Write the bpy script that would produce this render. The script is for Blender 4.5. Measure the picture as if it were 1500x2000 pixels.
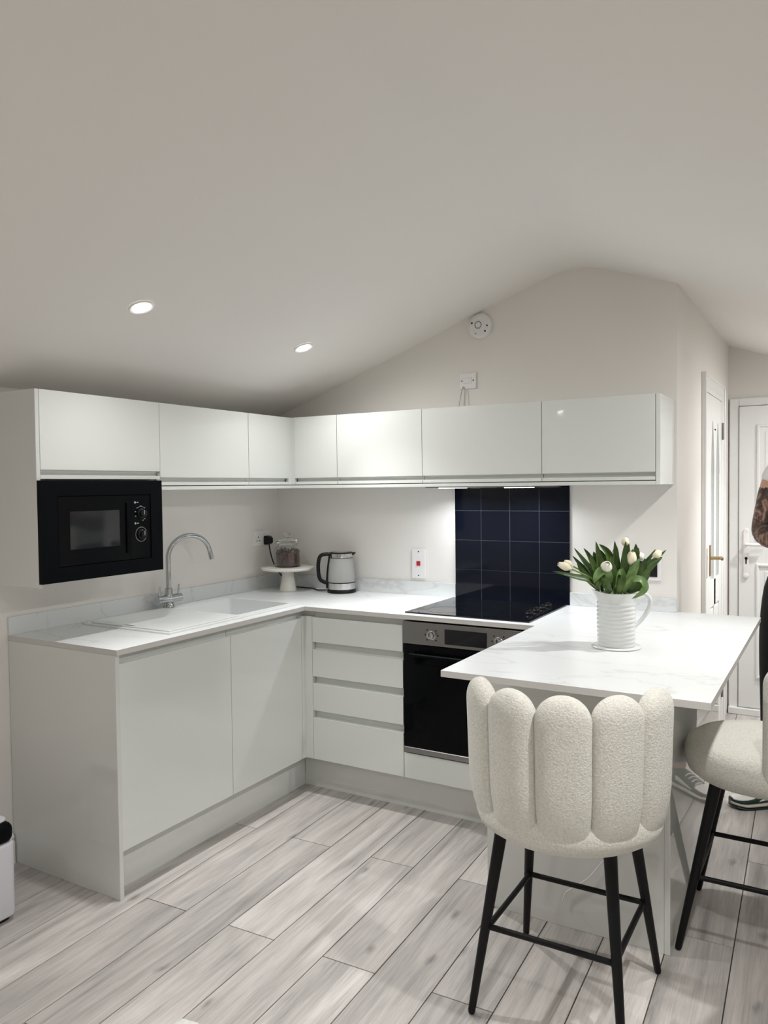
import bpy, bmesh, math, random
from mathutils import Vector, Matrix, Euler
R = math.radians
SC = bpy.context.scene
COL = SC.collection
for _o in list(bpy.data.objects): bpy.data.objects.remove(_o)

# ---------------------------------------------------------------- camera, world, exposure
cam_d = bpy.data.cameras.new('camera'); cam = bpy.data.objects.new('camera', cam_d); COL.objects.link(cam)
CY, CP, CR = .5293, -.0329, -.0110
fw = Vector((-math.sin(CY)*math.cos(CP), math.cos(CY)*math.cos(CP), math.sin(CP)))
rt = Vector((math.cos(CY), math.sin(CY), 0)); up = rt.cross(fw)
r2 = rt*math.cos(CR)+up*math.sin(CR); u2 = -rt*math.sin(CR)+up*math.cos(CR)
M = Matrix((r2, u2, -fw)).transposed().to_4x4(); M.translation = Vector((2.8307, -3.645, 1.4937))
cam.matrix_world = M
cam_d.sensor_fit = 'HORIZONTAL'; cam_d.sensor_width = 36; cam_d.lens = 36*1521.97/1500; cam_d.clip_start = .02
SC.camera = cam
w = bpy.data.worlds.new('world'); SC.world = w; w.use_nodes = True
w.node_tree.nodes['Background'].inputs[0].default_value = (.55, .6, .7, 1); w.node_tree.nodes['Background'].inputs[1].default_value = .15
SC.view_settings.view_transform = 'Standard'; SC.view_settings.look = 'None'; SC.view_settings.gamma = 1
SC.view_settings.use_curve_mapping = False
SC.view_settings.exposure = 0.29
SPOT_W = 66.0            # each ceiling downlight
HOOD_W = 1.3
try:
    SC.cycles.max_bounces = 12; SC.cycles.diffuse_bounces = 8; SC.cycles.glossy_bounces = 5; SC.cycles.transmission_bounces = 8
    SC.cycles.sample_clamp_indirect = 8
except Exception: pass

# ---------------------------------------------------------------- materials
def srgb(r, g, b):
    f = lambda c: (c/255/12.92) if c/255 <= .04045 else ((c/255+.055)/1.055)**2.4
    return (f(r), f(g), f(b), 1)
def mat(name, col, rough=.5, metal=0, spec=.5, coat=0, coat_r=.05, trans=0, ior=1.45, emit=None, es=0, sheen=0, bump=None, var=None, alpha=1):
    m = bpy.data.materials.new(name); m.use_nodes = True
    nt = m.node_tree; b = nt.nodes['Principled BSDF']
    if len(col) == 3: col = (*col, 1)
    b.inputs['Base Color'].default_value = col; b.inputs['Roughness'].default_value = rough; b.inputs['Metallic'].default_value = metal
    b.inputs['Specular IOR Level'].default_value = spec; b.inputs['Coat Weight'].default_value = coat; b.inputs['Coat Roughness'].default_value = coat_r
    b.inputs['Transmission Weight'].default_value = trans; b.inputs['IOR'].default_value = ior; b.inputs['Sheen Weight'].default_value = sheen
    if emit: b.inputs['Emission Color'].default_value = (*emit[:3], 1); b.inputs['Emission Strength'].default_value = es
    tc = nt.nodes.new('ShaderNodeTexCoord')
    if var:      # (scale, amount): gentle value mottling of the thing's own colour
        n = nt.nodes.new('ShaderNodeTexNoise'); n.inputs['Scale'].default_value = var[0]; n.inputs['Detail'].default_value = 4
        nt.links.new(tc.outputs['Object'], n.inputs['Vector'])
        mr = nt.nodes.new('ShaderNodeMapRange'); mr.inputs['To Min'].default_value = 1-var[1]; mr.inputs['To Max'].default_value = 1+var[1]
        nt.links.new(n.outputs['Fac'], mr.inputs['Value'])
        mx = nt.nodes.new('ShaderNodeVectorMath'); mx.operation = 'SCALE'; mx.inputs[0].default_value = col[:3]
        nt.links.new(mr.outputs['Result'], mx.inputs['Scale']); nt.links.new(mx.outputs['Vector'], b.inputs['Base Color'])
    if bump:     # (scale, strength, distance)
        n = nt.nodes.new('ShaderNodeTexNoise'); n.inputs['Scale'].default_value = bump[0]; n.inputs['Detail'].default_value = 3
        nt.links.new(tc.outputs['Object'], n.inputs['Vector'])
        bp = nt.nodes.new('ShaderNodeBump'); bp.inputs['Strength'].default_value = bump[1]; bp.inputs['Distance'].default_value = bump[2]
        nt.links.new(n.outputs['Fac'], bp.inputs['Height']); nt.links.new(bp.outputs['Normal'], b.inputs['Normal'])
    return m
MT = {}
MT['wall'] = mat('wall_paint', (.78, .757, .725), .85, bump=(90, .08, .002), var=(1.2, .015))
MT['ceil'] = mat('ceiling_paint', (.82, .80, .775), .9, bump=(60, .08, .002), var=(.8, .015))
MT['trim'] = mat('white_gloss_trim', (.80, .80, .79), .3)
MT['upvc'] = mat('white_upvc', (.76, .77, .765), .3, var=(3, .01))
MT['gloss'] = mat('gloss_white_door', (.70, .725, .705), .22, spec=.5, coat=.7, coat_r=.02, var=(2, .006))
MT['carc'] = mat('matt_white_board', (.74, .75, .73), .4, var=(4, .01))
MT['panel'] = mat('gloss_end_panel', (.66, .675, .655), .25, coat=1, coat_r=.02, var=(2, .006))
MT['sink'] = mat('white_composite', (.72, .745, .745), .28, bump=(300, .04, .001))
MT['chrome'] = mat('chrome', (.52, .53, .54), .07, metal=1, var=(3, .02))
MT['steel'] = mat('brushed_steel', (.26, .255, .25), .32, metal=1, bump=(200, .05, .001))
MT['steel2'] = mat('polished_steel', (.66, .66, .65), .2, metal=1, var=(5, .02))
MT['blackglass'] = mat('black_glass', (.004, .005, .007), .04, spec=.5, var=(2, .1))
MT['ovenglass'] = mat('oven_door_glass', (.002, .0025, .003), .05, spec=.10, var=(2, .1))
MT['blackmat'] = mat('black_satin', (.0015, .0022, .0032), .5, spec=.09, var=(6, .1))
MT['microdoor'] = mat('black_gloss_plastic', (.0015, .002, .003), .2, spec=.14, var=(6, .1))
MT['microglass'] = mat('smoked_glass', (.016, .019, .021), .06, spec=.6, var=(4, .08))
MT['blackplastic'] = mat('black_plastic', (.006, .006, .007), .38, spec=.3, var=(8, .1))
MT['tile'] = mat('navy_gloss_tile', (.0045, .0062, .0125), .06, spec=.30, coat=0, var=(5, .12))
MT['grout'] = mat('dark_grout', (.075, .085, .105), .8, bump=(400, .2, .001))
MT['plate'] = mat('white_plastic', (.78, .77, .77), .3, var=(9, .01))
MT['print'] = mat('white_print', (.45, .46, .47), .5, var=(9, .02))
MT['dark'] = mat('dark_void', (.01, .01, .01), .7, var=(9, .1))
MT['red'] = mat('red_rocker', (.42, .015, .02), .35, var=(9, .05))
MT['legs'] = mat('black_powder_coat', (.005, .005, .006), .45, spec=.25, bump=(500, .05, .0005))
MT['brass'] = mat('aged_brass', (.42, .31, .16), .28, metal=1, var=(12, .15))
MT['lens'] = mat('lamp_lens', (1, 1, 1), .4, emit=(1, .98, .95), es=22)
MT['led'] = mat('hood_led', (1, 1, 1), .4, emit=(.90, .94, 1), es=9)
MT['ceram'] = mat('white_glazed_ceramic', (.69, .71, .70), .16, coat=.3, var=(6, .012))
MT['marbleplate'] = mat('cream_stone', (.72, .70, .65), .35, var=(14, .05))
MT['stem'] = mat('tulip_stem', (.20, .30, .07), .5, var=(30, .15))
MT['petal'] = mat('tulip_petal', (.86, .80, .60), .5, sheen=.2, var=(40, .08))
MT['petal2'] = mat('tulip_petal_white', (.84, .82, .73), .5, sheen=.2, var=(40, .06))
MT['glass'] = mat('clear_glass', (.97, .98, .98), .01, trans=1, ior=1.5, var=(4, .01))
MT['kglass'] = mat('kettle_glass', (.74, .75, .735), .12, trans=.62, ior=1.25, var=(4, .01))
MT['frost'] = mat('door_glass', (.42, .45, .45), .12, spec=.7, bump=(70, .3, .002))
MT['beans'] = mat('dark_roast_beans', (.095, .045, .036), .35, var=(70, .8))
MT['tattoo'] = mat('tattooed_skin', (.12, .065, .05), .5)
MT['shirt'] = mat('white_cotton', (.75, .75, .76), .85, bump=(60, .2, .004))
MT['trouser'] = mat('black_cotton', (.006, .006, .007), .9, bump=(50, .2, .004))
MT['hair'] = mat('dark_hair', (.02, .014, .01), .6, bump=(150, .5, .004))
MT['shoewhite'] = mat('white_leather', (.72, .71, .68), .45, var=(20, .02))
MT['shoegreen'] = mat('dark_green_leather', (.010, .028, .022), .45, var=(20, .1))
MT['sole'] = mat('cream_rubber', (.55, .53, .47), .6, var=(20, .03))
MT['appl'] = mat('white_appliance_plastic', (.62, .62, .66), .3, var=(3, .01))
MT['cable'] = mat('grey_cable', (.45, .43, .41), .5, var=(9, .03))
MT['lips'] = mat('lip_skin', (.30, .13, .10), .5, var=(30, .05))
MT['eye'] = mat('eye_white', (.7, .7, .7), .2, var=(30, .02))

def tattoo():
    m = MT['tattoo']; nt = m.node_tree; b = nt.nodes['Principled BSDF']
    tc = nt.nodes.new('ShaderNodeTexCoord')
    n = nt.nodes.new('ShaderNodeTexNoise'); n.inputs['Scale'].default_value = 22; n.inputs['Detail'].default_value = 6; n.inputs['Distortion'].default_value = 1.6
    nt.links.new(tc.outputs['Object'], n.inputs['Vector'])
    cr = nt.nodes.new('ShaderNodeValToRGB'); e = cr.color_ramp.elements
    e[0].position = .40; e[0].color = (.030, .022, .020, 1); e[1].position = .66; e[1].color = (.36, .21, .15, 1)
    e2 = cr.color_ramp.elements.new(.53); e2.color = (.115, .065, .050, 1)
    nt.links.new(n.outputs['Fac'], cr.inputs['Fac']); nt.links.new(cr.outputs['Color'], b.inputs['Base Color'])
tattoo()
MT['skin'] = mat('skin', (.50, .30, .21), .5, var=(25, .05))

def worktop_mat():
    m = bpy.data.materials.new('white_marble_laminate'); m.use_nodes = True; nt = m.node_tree; b = nt.nodes['Principled BSDF']
    b.inputs['Roughness'].default_value = .3
    tc = nt.nodes.new('ShaderNodeTexCoord'); mp = nt.nodes.new('ShaderNodeMapping')
    mp.inputs['Rotation'].default_value = (0, 0, .6); mp.inputs['Scale'].default_value = (1.0, 3.2, 2)
    nt.links.new(tc.outputs['Object'], mp.inputs['Vector'])
    n = nt.nodes.new('ShaderNodeTexNoise'); n.inputs['Scale'].default_value = 1.1; n.inputs['Detail'].default_value = 5; n.inputs['Distortion'].default_value = .9
    nt.links.new(mp.outputs['Vector'], n.inputs['Vector'])
    s = nt.nodes.new('ShaderNodeMath'); s.operation = 'SUBTRACT'; s.inputs[1].default_value = .5; nt.links.new(n.outputs['Fac'], s.inputs[0])
    a = nt.nodes.new('ShaderNodeMath'); a.operation = 'ABSOLUTE'; nt.links.new(s.outputs[0], a.inputs[0])
    cr = nt.nodes.new('ShaderNodeValToRGB'); e = cr.color_ramp.elements
    e[0].position = 0; e[0].color = (.60, .61, .61, 1); e[1].position = .010; e[1].color = (.70, .722, .73, 1)
    e3 = cr.color_ramp.elements.new(.2); e3.color = (.71, .733, .74, 1)
    nt.links.new(a.outputs[0], cr.inputs['Fac']); nt.links.new(cr.outputs['Color'], b.inputs['Base Color'])
    return m
MT['wt'] = worktop_mat()
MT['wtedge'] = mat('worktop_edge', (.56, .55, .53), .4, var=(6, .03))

def plank_mat():
    m = bpy.data.materials.new('grey_oak_laminate'); m.use_nodes = True; nt = m.node_tree; b = nt.nodes['Principled BSDF']
    L = nt.links.new
    b.inputs['Roughness'].default_value = .42; b.inputs['Specular IOR Level'].default_value = .4
    tc = nt.nodes.new('ShaderNodeTexCoord'); oi = nt.nodes.new('ShaderNodeObjectInfo')
    cx = nt.nodes.new('ShaderNodeCombineXYZ')
    for k, s in (('X', 7.3), ('Y', 31.7), ('Z', 17.1)):
        mu = nt.nodes.new('ShaderNodeMath'); mu.operation = 'MULTIPLY'; mu.inputs[1].default_value = s; L(oi.outputs['Random'], mu.inputs[0]); L(mu.outputs[0], cx.inputs[k])
    ad = nt.nodes.new('ShaderNodeVectorMath'); ad.operation = 'ADD'; L(tc.outputs['Object'], ad.inputs[0]); L(cx.outputs[0], ad.inputs[1])
    def noise(sc, scale, detail, dist, rough=.5):
        mp = nt.nodes.new('ShaderNodeMapping'); mp.inputs['Scale'].default_value = sc; L(ad.outputs[0], mp.inputs['Vector'])
        n = nt.nodes.new('ShaderNodeTexNoise'); n.inputs['Scale'].default_value = scale; n.inputs['Detail'].default_value = detail
        n.inputs['Distortion'].default_value = dist; n.inputs['Roughness'].default_value = rough
        L(mp.outputs[0], n.inputs['Vector']); return n
    n1 = noise((11, .75, 1), 1.7, 8, .7, .62)       # broad streaks
    n2 = noise((150, 4.0, 1), 1.5, 6, .5, .65)     # fine grain
    n3 = noise((4.5, 1.0, 1), 1.5, 3, .8)       # cloudy patches
    cr = nt.nodes.new('ShaderNodeValToRGB'); e = cr.color_ramp.elements
    e[0].position = .34; e[0].color = srgb(142, 138, 134); e[1].position = .66; e[1].color = srgb(206, 201, 197)
    k = e.new(.43); k.color = srgb(168, 164, 161); k = e.new(.53); k.color = srgb(188, 183, 179)
    mixf = nt.nodes.new('ShaderNodeMath'); mixf.operation = 'MULTIPLY_ADD'; mixf.inputs[1].default_value = .66; 
    L(n1.outputs['Fac'], mixf.inputs[0])
    m3 = nt.nodes.new('ShaderNodeMath'); m3.operation = 'MULTIPLY'; m3.inputs[1].default_value = .34; L(n3.outputs['Fac'], m3.inputs[0]); L(m3.outputs[0], mixf.inputs[2])
    L(mixf.outputs[0], cr.inputs['Fac'])
    g = nt.nodes.new('ShaderNodeMapRange'); g.inputs['From Min'].default_value = .3; g.inputs['From Max'].default_value = .55; g.inputs['To Min'].default_value = .80; g.inputs['To Max'].default_value = 1.03
    L(n2.outputs['Fac'], g.inputs['Value'])
    # knots: small dark smudges
    mpv = nt.nodes.new('ShaderNodeMapping'); mpv.inputs['Scale'].default_value = (6.5, 2.6, 1)
    wn = noise((30, 14, 1), 1, 3, 0); wv = nt.nodes.new('ShaderNodeVectorMath'); wv.operation = 'MULTIPLY_ADD'; wv.inputs[1].default_value = (.03, .06, 0); L(wn.outputs['Color'], wv.inputs[0]); L(ad.outputs[0], wv.inputs[2]); L(wv.outputs[0], mpv.inputs['Vector'])
    vo = nt.nodes.new('ShaderNodeTexVoronoi'); vo.inputs['Scale'].default_value = 1.0; vo.voronoi_dimensions = '2D'; L(mpv.outputs[0], vo.inputs['Vector'])
    kn = nt.nodes.new('ShaderNodeMapRange'); kn.inputs['From Min'].default_value = .015; kn.inputs['From Max'].default_value = .11; kn.inputs['To Min'].default_value = .58; kn.inputs['To Max'].default_value = 1
    sx = nt.nodes.new('ShaderNodeSeparateColor'); L(vo.outputs['Color'], sx.inputs[0])      # only some cells carry a knot
    gt = nt.nodes.new('ShaderNodeMath'); gt.operation = 'LESS_THAN'; gt.inputs[1].default_value = .62; L(sx.outputs[0], gt.inputs[0])
    dd = nt.nodes.new('ShaderNodeMath'); dd.operation = 'ADD'; L(vo.outputs['Distance'], dd.inputs[0]); L(gt.outputs[0], dd.inputs[1])
    L(dd.outputs[0], kn.inputs['Value'])
    # tone per plank
    t = nt.nodes.new('ShaderNodeMapRange'); t.inputs['To Min'].default_value = .85; t.inputs['To Max'].default_value = 1.06; L(oi.outputs['Random'], t.inputs['Value'])
    p = nt.nodes.new('ShaderNodeMath'); p.operation = 'MULTIPLY'; L(g.outputs[0], p.inputs[0]); L(kn.outputs[0], p.inputs[1])
    q = nt.nodes.new('ShaderNodeMath'); q.operation = 'MULTIPLY'; L(p.outputs[0], q.inputs[0]); L(t.outputs[0], q.inputs[1])
    vm = nt.nodes.new('ShaderNodeVectorMath'); vm.operation = 'SCALE'; L(cr.outputs['Color'], vm.inputs[0]); L(q.outputs[0], vm.inputs['Scale'])
    L(vm.outputs[0], b.inputs['Base Color'])
    bp = nt.nodes.new('ShaderNodeBump'); bp.inputs['Strength'].default_value = .12; bp.inputs['Distance'].default_value = .001; L(n2.outputs['Fac'], bp.inputs['Height']); L(bp.outputs[0], b.inputs['Normal'])
    return m
MT['plank'] = plank_mat()
MT['slab'] = mat('dark_underlay', (.06, .055, .05), .9, var=(5, .1))

def boucle_mat():
    m = bpy.data.materials.new('cream_boucle'); m.use_nodes = True; nt = m.node_tree; b = nt.nodes['Principled BSDF']; L = nt.links.new
    b.inputs['Roughness'].default_value = .95; b.inputs['Sheen Weight'].default_value = .35; b.inputs['Specular IOR Level'].default_value = .1
    tc = nt.nodes.new('ShaderNodeTexCoord')
    v = nt.nodes.new('ShaderNodeTexVoronoi'); v.inputs['Scale'].default_value = 190; v.feature = 'SMOOTH_F1'
    n = nt.nodes.new('ShaderNodeTexNoise'); n.inputs['Scale'].default_value = 260; n.inputs['Detail'].default_value = 5; n.inputs['Distortion'].default_value = 1.2
    L(tc.outputs['Object'], v.inputs['Vector']); L(tc.outputs['Object'], n.inputs['Vector'])
    a = nt.nodes.new('ShaderNodeMath'); a.operation = 'MULTIPLY_ADD'; a.inputs[1].default_value = -.6; L(v.outputs['Distance'], a.inputs[0]); L(n.outputs['Fac'], a.inputs[2])
    cr = nt.nodes.new('ShaderNodeValToRGB'); e = cr.color_ramp.elements
    e[0].position = .05; e[0].color = (.60, .585, .53, 1); e[1].position = .45; e[1].color = (.73, .715, .66, 1)
    L(a.outputs[0], cr.inputs['Fac']); L(cr.outputs[0], b.inputs['Base Color'])
    bp = nt.nodes.new('ShaderNodeBump'); bp.inputs['Strength'].default_value = .75; bp.inputs['Distance'].default_value = .004
    L(a.outputs[0], bp.inputs['Height']); L(bp.outputs[0], b.inputs['Normal'])
    return m
MT['boucle'] = boucle_mat()

def leaf_mat(name, c1, c2):
    m = bpy.data.materials.new(name); m.use_nodes = True; nt = m.node_tree; b = nt.nodes['Principled BSDF']; L = nt.links.new
    b.inputs['Roughness'].default_value = .42
    tc = nt.nodes.new('ShaderNodeTexCoord'); n = nt.nodes.new('ShaderNodeTexNoise'); n.inputs['Scale'].default_value = 28; n.inputs['Detail'].default_value = 3
    L(tc.outputs['Object'], n.inputs['Vector']); cr = nt.nodes.new('ShaderNodeValToRGB'); e = cr.color_ramp.elements
    e[0].position = .35; e[0].color = (*c1, 1); e[1].position = .65; e[1].color = (*c2, 1); L(n.outputs['Fac'], cr.inputs['Fac']); L(cr.outputs[0], b.inputs['Base Color'])
    return m
MT['leaf'] = leaf_mat('tulip_leaf', (.024, .062, .010), (.080, .145, .026))
MT['leaf2'] = leaf_mat('tulip_leaf_pale', (.10, .19, .06), (.19, .30, .09))

# ---------------------------------------------------------------- mesh helpers
OFF = {}
def box(bm, x0, x1, y0, y1, z0, z1, bev=0, seg=1):
    t = bmesh.new()
    v = [t.verts.new((x, y, z)) for x in (x0, x1) for y in (y0, y1) for z in (z0, z1)]
    for f in ((0, 1, 3, 2), (4, 6, 7, 5), (0, 4, 5, 1), (2, 3, 7, 6), (0, 2, 6, 4), (1, 5, 7, 3)): t.faces.new([v[i] for i in f])
    if bev: bmesh.ops.bevel(t, geom=list(t.edges), offset=bev, segments=seg, profile=.6, affect='EDGES')
    bmesh.ops.recalc_face_normals(t, faces=t.faces); merge(bm, t)
def merge(bm, t, mtx=None):
    m = bpy.data.meshes.new('tmp'); t.to_mesh(m); t.free()
    if mtx: m.transform(mtx)
    bm.from_mesh(m); bpy.data.meshes.remove(m)
def loft(bm, rings, cap0=True, cap1=True, closed=True):
    t = bmesh.new(); vs = [[t.verts.new(p) for p in r] for r in rings]; n = len(rings[0])
    for a, b in zip(vs[:-1], vs[1:]):
        for i in range(n if closed else n-1):
            t.faces.new((a[i], a[(i+1) % n], b[(i+1) % n], b[i]))
    if cap0: t.faces.new(vs[0][::-1])
    if cap1: t.faces.new(vs[-1])
    bmesh.ops.recalc_face_normals(t, faces=t.faces); merge(bm, t)
def lathe(bm, prof, c=(0, 0, 0), n=32, cap0=True, cap1=True, mtx=None):
    rings = [[(r*math.cos(2*math.pi*i/n), r*math.sin(2*math.pi*i/n), z) for i in range(n)] for r, z in prof]
    t = bmesh.new(); loft(t, rings, cap0, cap1); merge(bm, t, mtx or Matrix.Translation(c))
def axis_mtx(p, d):
    return Matrix.Translation(p) @ Vector(d).to_track_quat('Z', 'Y').to_matrix().to_4x4()
def cyl(bm, p, d, r, h, n=24, r1=None, bev=0):
    r1 = r if r1 is None else r1
    pr = [(r, 0), (r1, h)] if not bev else [(r-bev, 0), (r, bev), (r1, h-bev), (r1-bev, h)]
    lathe(bm, pr, n=n, mtx=axis_mtx(p, d))
def smooth_path(pts, k=6):
    P = [Vector(p) for p in pts]; out = []
    for i in range(len(P)-1):
        a, b, c, d = P[max(i-1, 0)], P[i], P[i+1], P[min(i+2, len(P)-1)]
        for j in range(k):
            t = j/k
            out.append(.5*((2*b)+(c-a)*t+(2*a-5*b+4*c-d)*t*t+(3*b-a-3*c+d)*t**3))
    out.append(P[-1]); return out
def tube(bm, pts, r, n=10, k=6, taper=None):
    P = smooth_path(pts, k) if k else [Vector(p) for p in pts]
    rings = []; ref = None
    for i, p in enumerate(P):
        d = (P[min(i+1, len(P)-1)]-P[max(i-1, 0)]).normalized()
        if ref is None: ref = d.orthogonal().normalized()
        ref = (ref-d*ref.dot(d)).normalized(); s = d.cross(ref)
        rr = r if taper is None else taper(i/(len(P)-1))
        rings.append([p+ref*rr*math.cos(2*math.pi*j/n)+s*rr*math.sin(2*math.pi*j/n) for j in range(n)])
    loft(bm, rings)
def prism(bm, poly, fn, u0, u1):
    """closed polygon (a,b) extruded along u; fn(u,a,b)->xyz"""
    loft(bm, [[fn(u0, a, b) for a, b in poly], [fn(u1, a, b) for a, b in poly]])
def slab(bm, xs, ys, inside, z0, z1):
    t = bmesh.new(); V = {}
    def v(i, j, k):
        if (i, j, k) not in V: V[i, j, k] = t.verts.new((xs[i], ys[j], (z0, z1)[k]))
        return V[i, j, k]
    nx, ny = len(xs)-1, len(ys)-1
    I = lambda i, j: 0 <= i < nx and 0 <= j < ny and inside((xs[i]+xs[i+1])/2, (ys[j]+ys[j+1])/2)
    for i in range(nx):
        for j in range(ny):
            if not I(i, j): continue
            t.faces.new((v(i, j, 1), v(i+1, j, 1), v(i+1, j+1, 1), v(i, j+1, 1)))
            t.faces.new((v(i, j, 0), v(i, j+1, 0), v(i+1, j+1, 0), v(i+1, j, 0)))
            for di, dj, a, b in ((-1, 0, (i, j), (i, j+1)), (1, 0, (i+1, j), (i+1, j+1)), (0, -1, (i, j), (i+1, j)), (0, 1, (i, j+1), (i+1, j+1))):
                if not I(i+di, j+dj): t.faces.new((v(*a, 0), v(*b, 0), v(*b, 1), v(*a, 1)))
    bmesh.ops.recalc_face_normals(t, faces=t.faces)
    bmesh.ops.dissolve_limit(t, angle_limit=.001, verts=t.verts, edges=t.edges)
    merge(bm, t)

def tag(o, label=None, cat=None, group=None, kind=None):
    if label: o['label'] = label
    if cat: o['category'] = cat
    if group: o['group'] = group
    if kind: o['kind'] = kind
    return o
def thing(name, label, cat, loc=(0, 0, 0), group=None, kind=None, rz=0):
    o = bpy.data.objects.new(name, None); COL.objects.link(o); o.location = loc; o.rotation_euler = (0, 0, rz); o.empty_display_size = .05
    OFF[o.name] = Vector(loc); return tag(o, label, cat, group, kind)
def obj(name, bm, m, parent=None, smooth=False, local=False, label=None, angle=40, mods=()):
    off = Vector((0, 0, 0)) if (parent is None or local) else OFF.get(parent.name, Vector((0, 0, 0)))
    if off.length: bmesh.ops.translate(bm, verts=bm.verts, vec=-off)
    me = bpy.data.meshes.new(name); bm.to_mesh(me); bm.free()
    for mm in (m if isinstance(m, (list, tuple)) else [m]): me.materials.append(MT[mm] if isinstance(mm, str) else mm)
    if smooth:
        for p in me.polygons: p.use_smooth = True
        try: me.set_sharp_from_angle(angle=R(angle))
        except Exception: pass
    o = bpy.data.objects.new(name, me); COL.objects.link(o)
    if parent: o.parent = parent
    OFF[o.name] = off
    if label: o['label'] = label
    return o
def solo(name, label, cat, origin, bm, m, smooth=False, group=None, kind=None, angle=40):
    """top-level single mesh with its origin at its base"""
    bmesh.ops.translate(bm, verts=bm.verts, vec=-Vector(origin))
    o = obj(name, bm, m, None, smooth, angle=angle); o.location = origin; OFF[o.name] = Vector(origin)
    return tag(o, label, cat, group, kind)
N = bmesh.new

# ---------------------------------------------------------------- the room
XL, XR, YF, YB, XW, YH = -.03, 3.54, -6.0, 0.0, 2.207, 1.85
def cz(x): return 1.912+.353*x if x < 1.757 else 1.912+.353*(3.514-x)
cp = []
for i in range(9):                                        # eased ridge
    x = 1.757+(-.16+.04*i); t = (x-1.757)/.16
    cp.append((x, 1.912+.353*(1.757-.16)+.353*.08*(1-t*t)))
prof = [(XL-.1, cz(XL-.1))]+cp+[(XR+.1, cz(XR+.1))]
def struct(name, bm, m, parent=None, **k):
    o = obj(name, bm, m, parent, **k)
    if parent is None: o['kind'] = 'structure'
    return o
b = N(); prism(b, prof+[(x, z+.1) for x, z in prof[::-1]], lambda u, a, c: (a, u, c), YF-.1, YH+.1); struct('ceiling', b, 'ceil', smooth=True, angle=15)
b = N(); box(b, XL-.1, XL, YF, YB+.1, -.02, cz(XL)+.02); struct('wall_left', b, 'wall')
topB = [(x, cz(x)+.03) if abs(x-1.757) > .17 else (x, dict(cp).get(x, 2.5)+.03) for x in [XL]+[p[0] for p in cp]+[XW]]
b = N(); prism(b, [(XL, -.02)]+topB+[(XW, -.02)], lambda u, a, c: (a, u, c), YB, YB+.1); struct('wall_back', b, 'wall')
b = N()
D0, D1, DZ = .775, 1.435, 2.005
for y0, y1, z0, z1 in ((.1, D0, -.02, 2.4), (D1, YH, -.02, 2.4), (D0, D1, DZ, 2.4)): box(b, XW-.1, XW, y0, y1, z0, z1)
box(b, XW-.1, XW-.055, D0, D1, -.02, DZ); struct('wall_passage', b, 'wall')
b = N(); prism(b, [(XW-.1, -.02), (XW-.1, cz(XW-.1)+.03), (XR, cz(XR)+.03), (XR, -.02)], lambda u, a, c: (a, u, c), YH, YH+.1); struct('wall_far', b, 'wall')
b = N(); box(b, XR, XR+.1, YF, YH+.1, -.02, cz(XR)+.02); struct('wall_right', b, 'wall')
b = N(); prism(b, [(XL-.1, -.02)]+[(x, z+.03) for x, z in prof]+[(XR+.1, -.02)], lambda u, a, c: (a, u, c), YF-.1, YF); struct('wall_front', b, 'wall')
# floor: slab and individual planks
b = N(); box(b, XL-.1, XR+.1, YF-.1, YH+.1, -.06, -.004); fl = struct('floor', b, 'slab')
def clip(poly, x0, x1, y0, y1):
    for ax, lim, s in ((0, x0, 1), (0, x1, -1), (1, y0, 1), (1, y1, -1)):
        out = []
        for i in range(len(poly)):
            p, q = poly[i], poly[(i+1) % len(poly)]
            ip, iq = (p[ax]-lim)*s >= 0, (q[ax]-lim)*s >= 0
            if ip: out.append(p)
            if ip != iq:
                t = (lim-p[ax])/(q[ax]-p[ax]); out.append((p[0]+t*(q[0]-p[0]), p[1]+t*(q[1]-p[1])))
        poly = out
        if not poly: break
    return poly
random.seed(4)
PA, PS, PL, P0, E0 = .031, .1915, 1.298, .601, -1.693
ca, sa = math.cos(PA), math.sin(PA)
for k in range(-5, 18):
    for j in range(-4, 4):
        X0 = P0+k*PS+.0017; X1 = X0+PS-.0034
        Y0 = E0+j*PL+(.649 if k % 2 else 0)+.0017; Y1 = Y0+PL-.0034
        poly = clip([(ca*x-sa*y, sa*x+ca*y) for x, y in ((X0, Y0), (X1, Y0), (X1, Y1), (X0, Y1))], XL, XR, YF, YH)
        if len(poly) < 3: continue
        c = Vector((sum(p[0] for p in poly)/len(poly), sum(p[1] for p in poly)/len(poly), 0))
        ar = abs(sum(poly[i-1][0]*poly[i][1]-poly[i][0]*poly[i-1][1] for i in range(len(poly))))/2
        if ar < .004: continue
        if c.x < XW-.15 and c.y > .15: continue
        t = N()
        loc = [((p[0]-c.x)*ca+(p[1]-c.y)*sa, -(p[0]-c.x)*sa+(p[1]-c.y)*ca) for p in poly]
        loft(t, [[(x, y, -.004) for x, y in loc], [(x, y, -.0006) for x, y in loc], [(x*.9998-.0006*(1 if x > 0 else -1), y-.0006*(1 if y > 0 else -1), 0) for x, y in loc]])
        o = obj('plank', t, 'plank', fl); o.location = c; o.rotation_euler = (0, 0, PA)
# skirting
def skirting(name, fn, u0, u1):
    b = N(); prism(b, [(0, 0), (.018, 0), (.018, .085), (.012, .092), (.012, .098), (.016, .104), (.013, .112), (.005, .120), (0, .122)], fn, u0, u1); return struct(name, b, 'trim')
skirting('baseboard_left', lambda u, a, c: (XL+a, u, c), YF, -1.742)
skirting('baseboard_passage', lambda u, a, c: (XW+a, u, c), .105, D0-.07)
skirting('baseboard_right', lambda u, a, c: (XR-a, u, c), YF, YH)
skirting('baseboard_front', lambda u, a, c: (u, YF+a, c), XL+.02, XR-.02)

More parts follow.
